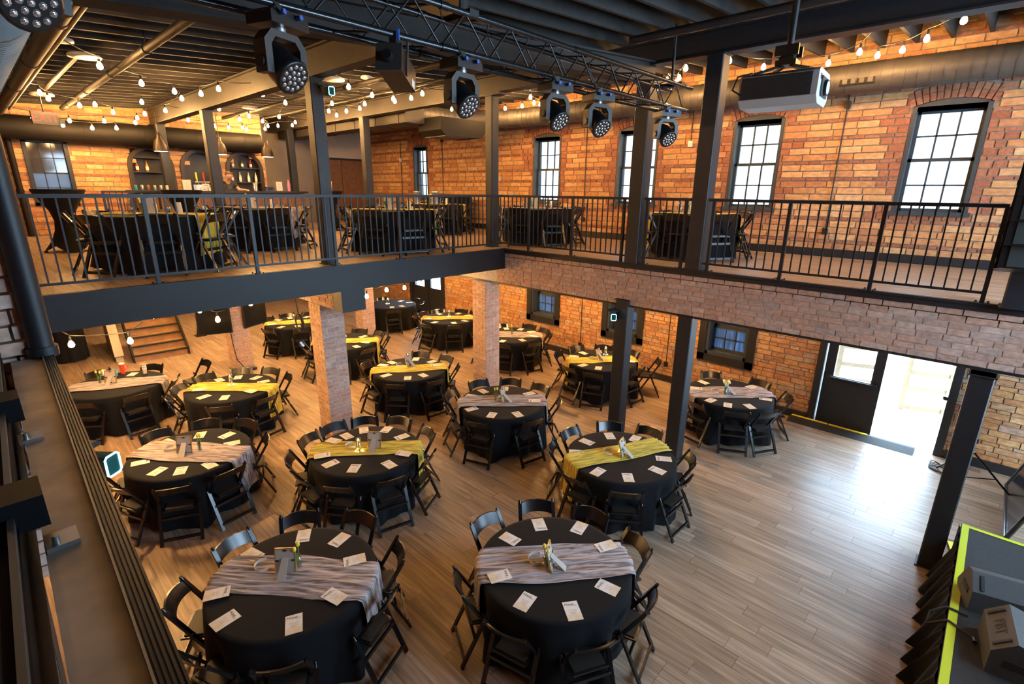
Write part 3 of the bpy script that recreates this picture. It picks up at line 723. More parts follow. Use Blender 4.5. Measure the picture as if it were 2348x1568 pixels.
def cloth_mesh(seed):
    rd = random.Random(seed); n = 96; rings = [(0, TOPZ + .006), (.4, TOPZ + .006), (.72, TOPZ + .006), (.762, TOPZ + .003), (.776, TOPZ - .012)]
    ph = [rd.random() * 6.28 for _ in range(4)]; q0 = rd.random() * 1.57
    vs = [(0, 0, TOPZ + .006)]; fs = []; rows = []
    for r_, z_ in rings[1:]: rows.append([(r_ * math.cos(2 * math.pi * k / n), r_ * math.sin(2 * math.pi * k / n), z_) for k in range(n)])
    for j in range(1, 9):
        t_ = j / 8; row = []
        for k in range(n):
            a = 2 * math.pi * k / n
            fold = math.sin(9 * a + ph[0] + .5 * math.sin(2 * a + ph[1])) + .45 * math.sin(17 * a + ph[2])
            corner = abs(math.cos(2 * (a - q0))) ** 3
            r_ = .776 + (.036 + .05 * corner) * fold * t_ ** .8 + .035 * t_ * corner - .02 * t_
            zb = .06 - .045 * corner + .02 * math.sin(5 * a + ph[3])
            row.append((r_ * math.cos(a), r_ * math.sin(a), (TOPZ - .012) * (1 - t_) + max(.008, zb) * t_))
        rows.append(row)
    for row in rows: vs += row
    for k in range(n): fs.append((0, 1 + k, 1 + (k + 1) % n))
    for j in range(len(rows) - 1):
        for k in range(n): fs.append((1 + j * n + k, 1 + (j + 1) * n + k, 1 + (j + 1) * n + (k + 1) % n, 1 + j * n + (k + 1) % n))
    b = MB(); b.add(vs, fs, True); me = b.mesh('tablecloth', 'black_cloth'); fixn(me); return me
CLOTH = [cloth_mesh(i) for i in range(5)]
def runner_mesh(seed, wd, mt, off=0):
    rd = random.Random(seed); ph = [rd.random() * 6.28 for _ in range(8)]; Rr = .784
    def f(u_, v_):
        half = Rr + .52; s_ = (u_ * 2 - 1) * half; wob = .02 * math.sin(3.1 * s_ + ph[0]) + .012 * math.sin(7 * s_ + ph[1])
        y_ = off + (v_ - .5) * wd * (1 + .08 * math.sin(2.2 * s_ + ph[2])) + wob
        xe = math.sqrt(max(.05, Rr * Rr - y_ * y_)); rg = .5 + .5 * math.sin(v_ * 46 + 2.2 * math.sin(2.5 * s_ + ph[3] + v_ * 5) + 1.3 * math.sin(6.5 * s_ + ph[4]))
        h = .004 + .012 * rg + .006 * math.sin(v_ * 17 + s_ * 4 + ph[5]); sg = 1 if s_ > 0 else -1; a = abs(s_)
        if a < xe - .02: return (s_, y_, TOPZ + .008 + h)
        dz = a - xe + .02; dd = min(dz, .04)
        return (sg * (xe + .012 * (dd / .04) + h * .9 + .04 * dz), y_ * (1 + .12 * dz), TOPZ + .008 + h * (1 - dd / .04) - max(0, dz - .012) - (.04 * math.sin(v_ * 9 + ph[6]) * max(0, dz - .3)))
    b = MB(); b.grid(88, 44, f); return b.mesh('table_runner', mt)
RUN = {('y', k): runner_mesh(20 + k, .44, 'yellow_gauze') for k in range(3)}
RUN.update({('g', k): runner_mesh(40 + k, .50, 'grey_gauze') for k in range(3)})

tpl = []
def table_parts():
    q = MB(); q.lathe([(TR, .735), (TR + .006, .745), (TR, .76)], 40, smooth=False); a = q.mesh('tabletop', 'white_plastic')
    q = MB()
    for s_ in (-1, 1):
        q.tube([(-.35 * s_, -.42, .73), (-.35 * s_, -.46, .02)], .014, 6); q.tube([(-.35 * s_, .42, .73), (-.35 * s_, .46, .02)], .014, 6)
    leg = MB().tube([(0, 0, 0), (0, 0, .735)], .014, 8).mesh('leg', 'steel'); br = MB().tube([(0, -.45, 0), (0, .45, 0)], .01, 6).mesh('brace', 'steel')
    return a, leg, br
TTOP, TLEG, TBR = table_parts()
for me in (TTOP, TLEG, TBR): fixn(me)

# printed menu cards
def text_mesh(body, size, mt, shear=0, name='lettering', extrude=.0006):
    cu = bpy.data.curves.new('txt', 'FONT'); cu.body = body; cu.size = size; cu.align_x = 'CENTER'; cu.align_y = 'CENTER'; cu.shear = shear; cu.extrude = extrude
    cu.resolution_u = 3
    o = bpy.data.objects.new('txt', cu); C.objects.link(o); dg = bpy.context.evaluated_depsgraph_get(); me = bpy.data.meshes.new_from_object(o.evaluated_get(dg)); bpy.data.objects.remove(o)
    me.name = name; me.materials.clear(); me.materials.append(M[mt]); return me
CW_, CL_ = .14, .216
CARD = MB().box((-CW_ / 2, -CL_ / 2, 0), (CW_ / 2, CL_ / 2, .0016)).mesh('menu_card', 'menu_card'); fixn(CARD)
HOPE = text_mesh('Hope', .040, 'ink', .35)
lines = []
for k, (wd, off) in enumerate(((.05, .03), (.05, .03), (.085, 0), (.07, 0), (.06, .0), (.05, 0))):
    q = MB(); q.box((off - wd / 2, -.0012, 0), (off + wd / 2, .0012, .0008)); lines.append(((0, .062 - .008 * k if k < 2 else .045 - .016 * k + .0, .0016), q.mesh('print_line', 'grey_ink')))
def card(x, y, z, rz, label, group, detail):
    o = link('menu_card', CARD, None, (x, y, z), (0, 0, rz)); tag(o, label, 'card', group)
    if detail:
        link('heading', HOPE, o, (-.02, .075, .0018))
        for l_, me in lines: link('print_line', me, o, l_)
    return o

# centrepieces
def glass_tube(r_, h, floor_=.012):
    q = MB(); q.lathe([(r_ * .96, 0), (r_, h), (r_ * .88, h), (r_ * .84, floor_), (.0001, floor_)], 14); return q
def tulip_vase(x, y, z, label, lean, n=2):
    t = thing('tulip_vase', label, 'vase', (x, y, z)); glass_tube(.024, .15).build('glass', 'clear_glass', t)
    for k in range(n):
        a = lean + (k * 2.4); dx, dy = .03 * math.cos(a), .03 * math.sin(a); top = .245 - .02 * k
        s_ = MB().tube([(dx * .2, dy * .2, .015), (dx * .6, dy * .6, .13), (dx, dy, top - .02)], .004, 6).build('stem', 'leaf_green', t)
        MB().lathe([(.003, -.03), (.017, -.015), (.019, .005), (.011, .026), (.002, .03)], 8, (dx, dy, top)).build('tulip_bloom', 'tulip_yellow', s_)
        q = MB()
        def lf(u_, v_): 
            zz = .05 + .14 * u_; rr = .012 + .035 * u_ * u_; wv = (v_ - .5) * .026 * math.sin(math.pi * min(.98, u_ + .08)); aa = a + 1.3
            return (dx * .4 + rr * math.cos(aa) - wv * math.sin(aa), dy * .4 + rr * math.sin(aa) + wv * math.cos(aa), zz)
        q.grid(5, 2, lf); q.build('leaf', 'leaf_green', s_)
    return t
def candle(x, y, z, label):
    t = thing('candle_cylinder', label, 'candle', (x, y, z)); glass_tube(.038, .20).build('glass', 'clear_glass', t)
    MB().lathe([(.031, .013), (.031, .15)], 14).build('water', 'clear_glass', t)
    c = MB().lathe([(.024, .145), (.028, .165), (.022, .172)], 12).build('floating_candle', 'candle_wax', t)
    MB().lathe([(.001, .172), (.006, .180), (.001, .20)], 6).build('flame', 'flame', c)
    for k in range(5): MB().ball((.05 * math.cos(k * 1.3), .05 * math.sin(k * 1.3), .008), .006, 5).build('fairy_light', 'flame', t)
    return t
def photo_frame(x, y, z, rz, label, wd=.20, h=.25):
    t = thing('photo_frame', label, 'photo frame', (x, y, z), rz); tl = Matrix.Rotation(R(-14), 4, 'X')
    MB().box((-wd / 2 + .012, -.004, .012), (wd / 2 - .012, .006, h - .012)).xf(tl).build('backing', 'frame_back', t)
    q = MB(); q.box((-wd / 2, -.007, 0), (wd / 2, .008, .012)); q.box((-wd / 2, -.007, h - .012), (wd / 2, .008, h)); q.box((-wd / 2, -.007, 0), (-wd / 2 + .012, .008, h)); q.box((wd / 2 - .012, -.007, 0), (wd / 2, .008, h)); q.xf(tl); q.build('gold_edge', 'gold', t)
    MB().add([(-.03, .04, h * .62), (.03, .04, h * .62), (.042, -.0 - .13, .004), (-.042, -.13, .004), (-.03, .046, h * .62), (.03, .046, h * .62), (.042, -.124, .004), (-.042, -.124, .004)], [(0, 1, 2, 3), (7, 6, 5, 4), (0, 4, 5, 1), (2, 6, 7, 3), (1, 5, 6, 2), (0, 3, 7, 4)]).xf(Matrix.Identity(4)).build('easel_leg', 'frame_back', t)
    for dx, dz in ((0, h * .9), (-wd * .38, h * .5), (wd * .38, h * .5), (0, h * .08)): MB().box((-.016 + dx, -.010, dz - .008), (.016 + dx, -.004, dz + .008)).xf(tl).build('clip', 'ink', t)
    return t
def arc_band(x, y, z, rz, label):
    q = MB(); n = 16; rr = .085
    pts = [(rr * math.cos(R(60 + 240 * k / n)), rr * math.sin(R(60 + 240 * k / n))) for k in range(n + 1)]
    for k in range(n):
        a, b_ = pts[k], pts[k + 1]; s1 = 1.03
        q.add([(a[0], a[1], 0), (b_[0], b_[1], 0), (b_[0], b_[1], .028), (a[0], a[1], .028), (a[0] * s1, a[1] * s1, 0), (b_[0] * s1, b_[1] * s1, 0), (b_[0] * s1, b_[1] * s1, .028), (a[0] * s1, a[1] * s1, .028)], [(0, 1, 2, 3), (7, 6, 5, 4), (3, 2, 6, 7), (0, 4, 5, 1), (0, 3, 7, 4), (1, 5, 6, 2)])
    o = q.build('paper_band', 'white_paper', None, (x, y, z)); o.rotation_euler = (0, 0, rz); return tag(o, label, 'paper band')

def lower_table(n, phrase, cx, cy, z0, chairs, cards, run, colr, v=None, vk=None, f=None, a=None, detail=True, seed=0, roff=(0, 0), card_rot=True):
    near = math.degrees(math.atan2(-cy, -cx)); far = near + 180
    t = thing('round_table', 'round folding table beneath the cloth of the ' + phrase, 'table', (cx, cy, z0), R(17 * n)); link('tabletop', TTOP, t)
    for sx in (-1, 1):
        for sy in (-1, 1): link('leg', TLEG, t, (sx * .36, sy * .44, 0))
        link('brace', TBR, t, (sx * .36, 0, .25))
    o = link('tablecloth', CLOTH[n % 5], None, (cx, cy, z0), (0, 0, R(41 * n))); tag(o, 'black cloth draped over the ' + phrase, 'tablecloth', 'black tablecloths')
    if run is not None:
        o = link('table_runner', RUN[(colr, n % 3)], None, (cx + roff[0], cy + roff[1], z0), (0, 0, R(run))); tag(o, ('yellow' if colr == 'y' else 'grey') + ' gauze runner across the ' + phrase, 'table runner', 'gauze table runners')
    key = lambda ang: (far - ang) % 360
    cs = sorted(chairs, key=lambda c_: key(c_[0]))
    for i, (ang, r_) in enumerate(cs):
        rr = r_ if r_ > 1.25 else .985 + .25 * (max(.85, min(1.15, r_)) - 1)
        x_, y_ = cx + rr * .80 * math.cos(R(ang)), cy + rr * .80 * math.sin(R(ang)); jit = (random.random() - .5) * 10
        place_chair(x_, y_, z0, R(ang + 180 + jit), 'black folding chair, %s clockwise from far side, at the %s' % (ORD[i], phrase), 'folding chairs at the ' + phrase)
    zt = z0 + TOPZ + .0075
    cks = sorted(cards, key=lambda c_: key(math.degrees(math.atan2(c_[1], c_[0]))))
    for i, (x_, y_) in enumerate(cks):
        ang = math.atan2(y_, x_); onrun = run is not None and abs(-x_ * math.sin(R(run)) + y_ * math.cos(R(run))) < .27
        card(cx + x_, cy + y_, zt + (.02 if onrun else 0), ang + math.pi / 2, 'white menu card, %s clockwise from far side, on the %s' % (ORD[i], phrase), 'menu cards on the ' + phrase, detail)
    zr = zt + (.012 if run is not None else 0)
    if v is not None:
        if vk == 'tulip': tulip_vase(cx + v[0], cy + v[1], zr, 'glass bud vase with yellow tulips on the ' + phrase, R(n * 50), 2)
        else: candle(cx + v[0], cy + v[1], zr, 'glass cylinder with floating candle on the ' + phrase)
    if f is not None: photo_frame(cx + f[0], cy + f[1], zr, R(f[2]), 'gold-edged photo frame seen from behind on the ' + phrase)
    if a is not None: arc_band(cx + a[0], cy + a[1], zr, R(near + 100), 'white paper band curled on the ' + phrase)

PH = {1: 'front-left grey-runner table', 2: 'front-right grey-runner table', 3: 'yellow-runner table by the black columns', 4: 'ten-seat table with yellow runner',
      5: 'grey-runner table near the left ledge', 6: 'grey-runner table amid the floor', 7: 'grey-runner table by the open door', 8: 'yellow-runner table under wall windows',
      9: 'yellow-runner table between brick pillars', 10: 'yellow-runner table at far left', 11: 'leftmost table with red tumbler', 12: 'yellow-runner table behind left pillar',
      13: 'yellow-runner table behind near pillar', 14: 'yellow-runner table near far doors', 15: 'farthest table without runner', 16: 'grey-runner table by corner pillar'}
TB = {
1: dict(c=(1.527, 4.327), ch=[(103, .99), (62, .98), (22, 1.13), (-25, 1.0), (-65, 1.03), (-120, 1.05), (-163, 1.05), (149, 1.09)], ca=[(-.16, .62), (.34, .53), (.58, .19), (.52, -.23), (.14, -.53), (-.25, -.55), (-.65, -.08), (-.6, .28)], run=-48.6, v=(.09, .08), f=(-.04, .10, -42), a=(-.15, .35), k='g'),
2: dict(c=(3.452, 2.63), ch=[(91, 1.02), (52, 1.02), (13, .9), (-28, .91), (-78, .82), (-122, 1.06), (-166, .89), (152, .86)], ca=[(-.05, .58), (.36, .51), (.63, .15), (.56, -.25), (.09, -.58), (-.37, -.51), (-.59, -.13), (-.54, .25)], run=-39.4, v=(-.13, 0), f=(-.07, -.04, 30), a=(-.1, .15), k='g'),
3: dict(c=(5.837, 3.329), ch=[(84, .91), (42, .96), (6, 1.08), (-51, .85), (-93, .75), (-144, .75), (173, .88), (120, .93)], ca=[(-.01, .59), (.4, .45), (.6, .12), (.34, -.49), (-.01, -.58), (-.45, -.39), (-.61, -.02), (-.38, .51)], run=-27.8, v=(.09, .04), f=(0, -.05, 15), a=(-.06, .16), k='y', roff=(.04, .06)),
4: dict(c=(3.376, 6.089), ch=[(114, 1.13), (88, 1.19), (60, 1.2), (28, 1.2), (-11, .94), (-61, .87), (-101, .91), (-142, 1.02), (-176, 1.06), (151, 1.1)], ca=[(-.22, .54), (.01, .57), (.3, .56), (.56, .33), (.59, -.05), (.29, -.53), (-.01, -.61), (-.4, -.36), (-.56, -.02), (-.55, .24)], run=-42.3, v=(-.11, 0), f=(.08, -.09, -50), a=(-.11, .22), k='y'),
5: dict(c=(1.571, 7.8), ch=[(101, 1.14), (61, 1.17), (26, 1.13), (-25, .87), (-77, .83), (-116, .96), (-158, .92), (154, 1.03)], ca=[(-.14, .58), (.27, .48), (.55, .18), (.51, -.15), (.08, -.59), (-.24, -.48), (-.46, -.28), (-.56, .15)], run=-49, v=(.11, -.08), f=(-.07, -.02, -36), a=(-.17, .26), k='g'),
6: dict(c=(6.031, 5.912), ch=[(71, 1.2), (36, 1.2), (-3, 1.12), (-49, .98), (-105, .89), (-160, .99), (158, 1.02), (116, 1.11)], ca=[(.08, .59), (.46, .39), (.57, -.14), (.39, -.43), (-.22, -.58), (-.55, -.29), (-.62, .14), (-.23, .57)], run=-39.2, v=(-.11, .06), f=(.01, -.05, 22), a=(.04, .06), k='g'),
7: dict(c=(9.359, 3.14), ch=[(42, 1.2), (-13, 1.1), (-58, 1.1), (-119, .98), (-152, .87), (165, .95), (91, .88)], ca=[(.18, .59), (.56, .27), (.56, -.21), (.16, -.6), (-.4, -.51), (-.62, -.21), (-.62, .1), (-.28, .53)], run=-42.6, v=(-.19, .01), f=(-.08, 0, 5), a=(-.16, .2), k='g'),
8: dict(c=(9.279, 5.971), ch=[(71, 1.12), (32, 1.2), (-11, 1.08), (-50, 1.3), (-94, .77), (-156, 1.03), (168, .97), (111, 1.12)], ca=[(.11, .58), (.46, .39), (-.29, .56), (-.6, .08), (-.52, -.27), (.32, -.54)], run=-42.4, v=(.35, .13), f=(-.04, .03, 10), a=(-.08, .18), k='y'),
9: dict(c=(5.88, 8.522), ch=[(41, 1.2), (2, 1.2), (-44, 1.0), (-95, .91), (-143, .79), (177, .96), (121, 1.14)], ca=[(-.04, .6), (.47, .42), (.62, .03), (.5, -.26), (-.04, -.53), (-.36, -.44), (-.58, 0), (-.3, .54)], run=-36, v=(.2, .33), f=(.09, .1, 15), a=(-.02, .31), k='y'),
10: dict(c=(2.878, 10.012), ch=[(63, 1.2), (27, 1.11), (-10, 1.04), (-75, 1.08), (-119, .85), (171, .96), (135, 1.02), (100, 1.13)], ca=[(-.03, .59), (.28, .49), (.52, .21), (.54, -.11), (.16, -.49), (-.27, -.43), (-.52, -.13), (-.48, .26)], run=-46, v=(.03, .12), k='y'),
11: dict(c=(1.405, 11.744), ch=[(-83, .75), (-132, .86), (98, 1.2), (44, 1.16), (8, 1.75), (-32, .9)], ca=[(.33, .43)], run=-24, v=(-.22, .21), f=(-.08, .07, -35), k='g'),
12: dict(c=(5.899, 14.022), ch=[(78, 1.2), (45, 1.2), (112, 1.05), (-157, .8), (-105, .64), (-20, 1), (10, 1)], ca=[(-.23, .6), (-.59, .14), (-.51, -.26), (-.14, -.47), (.5, .36), (.12, .6)], run=-30, v=(.02, .1), k='y'),
13: dict(c=(5.95, 11.326), ch=[(-177, .98), (40, 1.08), (5, 1.2), (-32, 1.2), (-89, 1.1), (-129, .92), (150, 1)], ca=[(.21, .46), (.54, .06), (.28, -.5), (-.04, -.6)], run=-36, k='y'),
14: dict(c=(9.329, 11.391), ch=[(70, 1.14), (28, 1.2), (-4, .98), (95, 1.2), (125, 1.18), (-172, 1.0), (-120, .87), (-70, .91)], ca=[(.12, .6), (.57, .23), (.58, -.21), (.11, -.6), (-.27, -.56), (-.62, -.12), (-.54, .31)], run=-44.2, v=(.1, .1), k='y'),
15: dict(c=(9.234, 14.195), ch=[(2, 1.06), (-49, .92), (-122, 1.1), (153, .73), (74, 1.19)], ca=[(-.29, -.43), (.04, -.51), (.54, -.21), (.48, .18)], run=None, v=(-.1, .1), k='y'),
16: dict(c=(9.343, 8.818), ch=[(16, 1.2), (-17, 1.07), (-49, .98), (-102, .93), (-151, .9), (153, 1.08), (62, 1.13)], ca=[(.34, .54), (.57, .21), (.54, -.21), (.26, -.53), (-.18, -.53), (-.6, -.24)], run=-45, v=(0, 0), k='g'),
}
for n, d in TB.items():
    lower_table(n, PH[n], *d['c'], 0, d['ch'], d['ca'], d['run'], d['k'], d.get('v'), 'tulip' if d['k'] == 'g' else 'candle', d.get('f'), d.get('a'), n < 12, roff=d.get('roff', (0, 0)))
# extras on the leftmost table
cx, cy = TB[11]['c']; zt = TOPZ + .008
t = thing('tumbler', 'red travel tumbler with lid on the leftmost table', 'tumbler', (cx + .21, cy + .60, zt)); MB().lathe([(.034, 0), (.046, .20)], 14).build('body', 'red_cup', t); MB().lathe([(.048, .20), (.048, .225), (.03, .235)], 14).build('lid', 'white_plastic', t)
MB().tube([(.045, 0, .18), (.085, 0, .17), (.08, 0, .10), (.042, 0, .08)], .008, 6).build('handle', 'red_cup', t)
t = thing('paper_cup', 'teal cup beside the red tumbler', 'cup', (cx + .07, cy + .52, zt)); MB().lathe([(.032, 0), (.045, .13), (.042, .13), (.03, .01), (.0001, .01)], 14).build('cup_body', 'teal_cup', t); MB().lathe([(.046, .12), (.047, .135), (.043, .135)], 14).build('rim', 'teal_cup', t)
t = thing('cup_stack', 'stack of pale patterned paper cups on the leftmost table', 'cups', (cx + .52, cy + .32, zt))
for k in range(5): MB().lathe([(.034, .0), (.044, .09), (.046, .095), (.041, .09), (.03, .01), (.0001, .01)], 12).build('cup', 'white_paper' if k % 2 else 'cream_board', t, (0, 0, k * .026))
# ---- balcony tables
UPH = ['leftmost balcony table, yellow runner', 'balcony table before the bar', 'middle balcony table, yellow runner', 'balcony table under a window', 'rightmost balcony table, yellow runner', 'rear balcony table, yellow runner']
UT = [(1.95, 8.99, 'y', -52, -124), (4.05, 10.85, 'g', -45, -110), (5.83, 8.72, 'y', -37, -125), (9.0, 7.73, 'g', -52, -139), (9.44, 4.24, 'y', -62, -150), (9.0, 11.42, 'y', -45, -128)]
def carafe(x, y, z, label):
    t = thing('water_carafe', label, 'carafe', (x, y, z)); MB().lathe([(.045, 0), (.055, .03), (.052, .11), (.026, .18), (.024, .205), (.040, .24), (.037, .24), (.020, .205), (.046, .10), (.0001, .012)], 14).build('glass', 'clear_glass', t)
    MB().lathe([(.043, .014), (.049, .03), (.047, .09)], 14).build('water', 'clear_glass', t); return t
def cup_tower(x, y, z, label):
    t = thing('plastic_cups', label, 'cups', (x, y, z))
    for k in range(4): MB().lathe([(.040, 0), (.030, .10), (.029, .10), (.038, .0)], 12).build('cup', 'white_plastic', t, (0, 0, k * .018))
    return t
for i, (x_, y_, k_, run, near) in enumerate(UT):
    chs = [(near + 22 + 45 * q, 1.0) for q in range(8)]
    lower_table(20 + i, UPH[i], x_, y_, FZ, chs, [], run, k_, None, None, None, None)
    zt = FZ + TOPZ + .022; rt = Vector((math.sin(math.atan2(y_, x_)), -math.cos(math.atan2(y_, x_)), 0))
    P_ = lambda s_, d_=0: (x_ + rt.x * s_ + d_ * rt.y, y_ + rt.y * s_ - d_ * rt.x)
    c1 = P_(-.28); carafe(*c1, zt, 'glass water carafe, left one on the ' + UPH[i])
    c2 = P_(.17, .05); carafe(*c2, zt, 'glass water carafe, right one on the ' + UPH[i])
    c3 = P_(-.07); photo_frame(*c3, zt, math.atan2(y_, x_) - math.pi / 2 + .1, 'photo frame seen from behind on the ' + UPH[i])
    c4 = P_(-.15, .12); tulip_vase(*c4, zt, 'bud vase with yellow tulips on the ' + UPH[i], i * 1.1, 2 if i != 4 else 1)
    c5 = P_(.30, .0); cup_tower(*c5, zt, 'upturned plastic cups on the ' + UPH[i])
# ================================================================== RIGGING: truss, stage lights, projector, speaker
t = thing('lighting_truss', 'black box truss hanging across the void', 'truss', (0, 3.5, 5.48)); TXA, TXB, S_ = -.6, 7.25, .29
for yy in (0, S_):
    for zz in (0, S_): MB().tube([(TXA, yy, zz), (TXB, yy, zz)], .025, 10).build('chord', 'truss_metal', t)
pit = .262
bmesh_ = {}
def brace(a, b_):
    key = tuple(round(b_[i] - a[i], 4) for i in range(3))
    if key not in bmesh_: bmesh_[key] = MB().tube([(0, 0, 0), key], .0085, 6).mesh('brace', 'truss_metal')
    link('brace', bmesh_[key], t, a)
x_ = .5; k = 0
while x_ + pit < TXB:
    up_ = k % 2
    for yy in (0, S_): brace((x_, yy, 0 if up_ else S_), (x_ + pit, yy, S_ if up_ else 0))
    for zz in (0, S_):
        brace((x_, 0 if up_ else S_, zz), (x_ + pit, S_ if up_ else 0, zz)) if k % 2 == 0 or zz == S_ else None
    x_ += pit; k += 1
for xx in (2.9, 4.62):
    for yy in (0, S_):
        for zz in (0, S_): MB().tube([(xx - .04, yy, zz), (xx + .04, yy, zz)], .031, 10).build('coupler', 'truss_metal', t)
for xx in (3.2, 6.95):
    o = thing('hanger_rod', 'black steel hanger holding up the truss %s' % ('end' if xx > 5 else 'middle'), 'hanger', (xx, 3.645, 5.77)); MB().tube([(0, 0, 0), (0, 0, jz(xx) - 5.77)], .02, 8).build('rod', 'black_paint', o); MB().box((-.05, -.17, -.01), (.05, .17, .04)).build('cross_plate', 'black_paint', o)

def moving_head(x, y, z, rz, tilt, label, scale=.86):
    t = thing('moving_head_light', label, 'stage light', (x, y, z), rz); t.scale = (scale,) * 3
    q = MB(); q.box((-.035, -.03, -.03), (.035, .03, .035)); q.tube([(-.05, 0, -.01), (.05, 0, -.01)], .012, 6); q.build('clamp', 'fixture_black', t)
    q = MB(); q.prism([(-.17, -.13), (.17, -.13), (.17, -.06), (.13, -.03), (-.13, -.03), (-.17, -.06)], -.12, .12, 'y'); bs = q.build('base', 'fixture_black', t)
    for dx in (-.09, .06): MB().tube([(dx, -.125, -.06), (dx, -.165, -.06)], .018, 8).build('power_plug', 'blue_plug', bs)
    MB().tube([(-.1, -.14, -.06), (-.2, -.17, -.02), (-.17, -.1, .06), (-.04, -.02, .04)], .008, 6).build('cable', 'black_rubber', bs)
    MB().tube([(0, 0, -.13), (0, 0, -.16)], .05, 12).build('swivel', 'cap_silver', t)
    q = MB(); q.prism([(-.19, -.44), (-.13, -.44), (-.13, -.25), (-.09, -.20), (.09, -.20), (.13, -.25), (.13, -.44), (.19, -.44), (.19, -.23), (.12, -.155), (-.12, -.155), (-.19, -.23)], -.055, .055, 'y'); y_ = q.build('yoke', 'fixture_grey', t)
    for sx in (-1, 1): MB().tube([(sx * .19, 0, -.37), (sx * .205, 0, -.37)], .04, 12).build('tilt_cover', 'fixture_black', y_)
    mt = Matrix.Translation((0, 0, -.38)) @ Matrix.Rotation(R(90 + tilt), 4, 'X')
    # head axis along local +z before rotation, lens at +z end
    q = MB(); q.lathe([(.05, -.17), (.10, -.15), (.118, -.08), (.122, .02), (.128, .09), (.13, .12), (.118, .125)], 20); q.xf(mt); hd = q.build('head', 'fixture_black', t)
    q = MB(); q.lathe([(.116, .118), (.116, .1235)], 20); q.xf(mt); ln = q.build('lens_plate', 'lens', hd)
    cell = MB().ball((0, 0, 0), .0185, 6, .5).mesh('lens_cell', 'lens_cell')
    pts = [(0, 0)] + [(.044 * math.cos(R(60 * i)), .044 * math.sin(R(60 * i))) for i in range(6)] + [(.087 * math.cos(R(30 * i + 15)), .087 * math.sin(R(30 * i + 15))) for i in range(12)]
    for a, b_ in pts:
        o = link('lens_cell', cell, hd, mt @ Vector((a, b_, .125))); o.rotation_euler = mt.to_euler()
    return t
HZ = 5.455
moving_head(.375, 3.5, 5.635, R(18), 30, 'moving head light at the upper left corner', 1.0)
moving_head(1.58, 3.5, HZ, R(20), 38, 'largest moving head light left of centre')
moving_head(3.07, 3.5, HZ, R(5), 40, 'moving head light right of the box spotlight')
moving_head(4.30, 3.5, HZ, R(-6), 40, 'moving head light in the middle of the truss')
moving_head(5.05, 3.5, HZ, R(-16), 38, 'second moving head light from the truss end')
moving_head(6.62, 3.5, HZ, R(-24), 38, 'moving head light nearest the truss end')
t = thing('box_spotlight', 'black box-shaped spotlight with grey lens plate', 'spotlight', (2.42, 3.5, 5.455), R(38)); t.scale = (.8, .8, .8)
MB().box((-.035, -.03, -.1), (.035, .03, .035)).build('clamp', 'fixture_black', t)
mt = Matrix.Rotation(R(14), 4, 'Y')
MB().prism([(-.22, -.11), (.24, -.11), (.24, .06), (.2, .10), (-.22, .10)], -.11, .11, 'y').xf(Matrix.Translation((.06, 0, -.24)) @ mt).build('body', 'fixture_black', t)
MB().box((-.235, -.12, -.12), (-.22, .12, .115)).xf(Matrix.Translation((.06, 0, -.24)) @ mt).build('lens_plate', 'fixture_grey', t)
MB().tube([(-.30, 0, -.01), (-.23, 0, -.01)], .045, 14).xf(Matrix.Translation((.06, 0, -.24)) @ mt).build('lens_barrel', 'black_plastic', t)
MB().box((-.10, -.13, -.1), (-.07, -.115, .2)).xf(Matrix.Translation((.06, 0, -.24)) @ mt).build('yoke', 'fixture_grey', t)
MB().box((.12, -.112, -.10), (.2, -.1105, -.03)).xf(Matrix.Translation((.06, 0, -.24)) @ mt).build('sticker', 'white_label', t)
MB().box((-.03, -.06, -.02), (.0, -.035, .07)).build('power_plug', 'blue_plug', t)

# projector on a ceiling pole
PX, PY, PZ = 5.1, 1.62, 5.11
t = thing('projector', 'grey projector hanging from a ceiling pole', 'projector', (PX, PY, PZ), R(4))
q = MB(); q.prism([(-.23, .055), (-.23, .235), (-.19, .26), (.19, .26), (.23, .235), (.23, .055), (.15, .0), (-.15, .0)], -.30, .30, 'y'); bd = q.build('body', 'proj_white', t)
MB().box((-.236, -.255, .06), (-.228, .285, .23)).build('side_grille', 'proj_grille', t)
gm = MB().box((-.001, -.255, -.001), (.002, .255, .001)).mesh('grille_slat', 'fixture_black')
for k in range(11): link('grille_slat', gm, t, (-.238, .015, .068 + .0150 * k))
sm_ = MB().box((-.004, -.004, -.012), (.004, .004, .012)).mesh('vent_slot', 'ink')
for k in range(30): link('vent_slot', sm_, t, (-.213, -.25 + .017 * k, .2475), (0, R(58), 0))
q = MB(); q.prism([(-.10, .06), (.12, .06), (.14, .09), (.14, .21), (-.12, .21), (-.12, .09)], -.312, -.298, 'y'); q.build('front_panel', 'fixture_grey', t)
q = MB(); q.tube([(.0, -.335, .13), (.0, -.30, .13)], .062, 20); ln = q.build('lens_barrel', 'black_plastic', t)
MB().tube([(.0, -.338, .13), (.0, -.333, .13)], .048, 20).build('lens_glass', 'proj_lens', ln)
MB().box((-.16, -.303, .18), (-.13, -.299, .22)).build('sensor', 'ink', t)
for k in range(4): MB().box((-.17 + .0, -.02 + .045 * k, .022), (-.15, .015 + .045 * k, .028)).build('foot_vent', 'ink', t)
q = MB(); q.box((-.05, -.05, .36), (.05, .05, .46)); q.box((-.09, -.09, .40), (-.06, .09, .48)); q.box((.06, -.09, .40), (.09, .09, .48)); q.build('mount_head', 'fixture_black', t)
for sx, sy in ((-1, -1), (1, -1), (-1, 1), (1, 1)): MB().bar((0, 0, .35), (sx * .16, sy * .22, .265), .03, .02).build('mount_arm', 'fixture_black', t)
MB().box((-.08, -.08, .33), (.08, .08, .37)).build('mount_plate', 'fixture_black', t)
MB().tube([(0, 0, .44), (0, 0, jz(PX) - PZ + .05)], .028, 12).build('pole', 'black_paint', t)
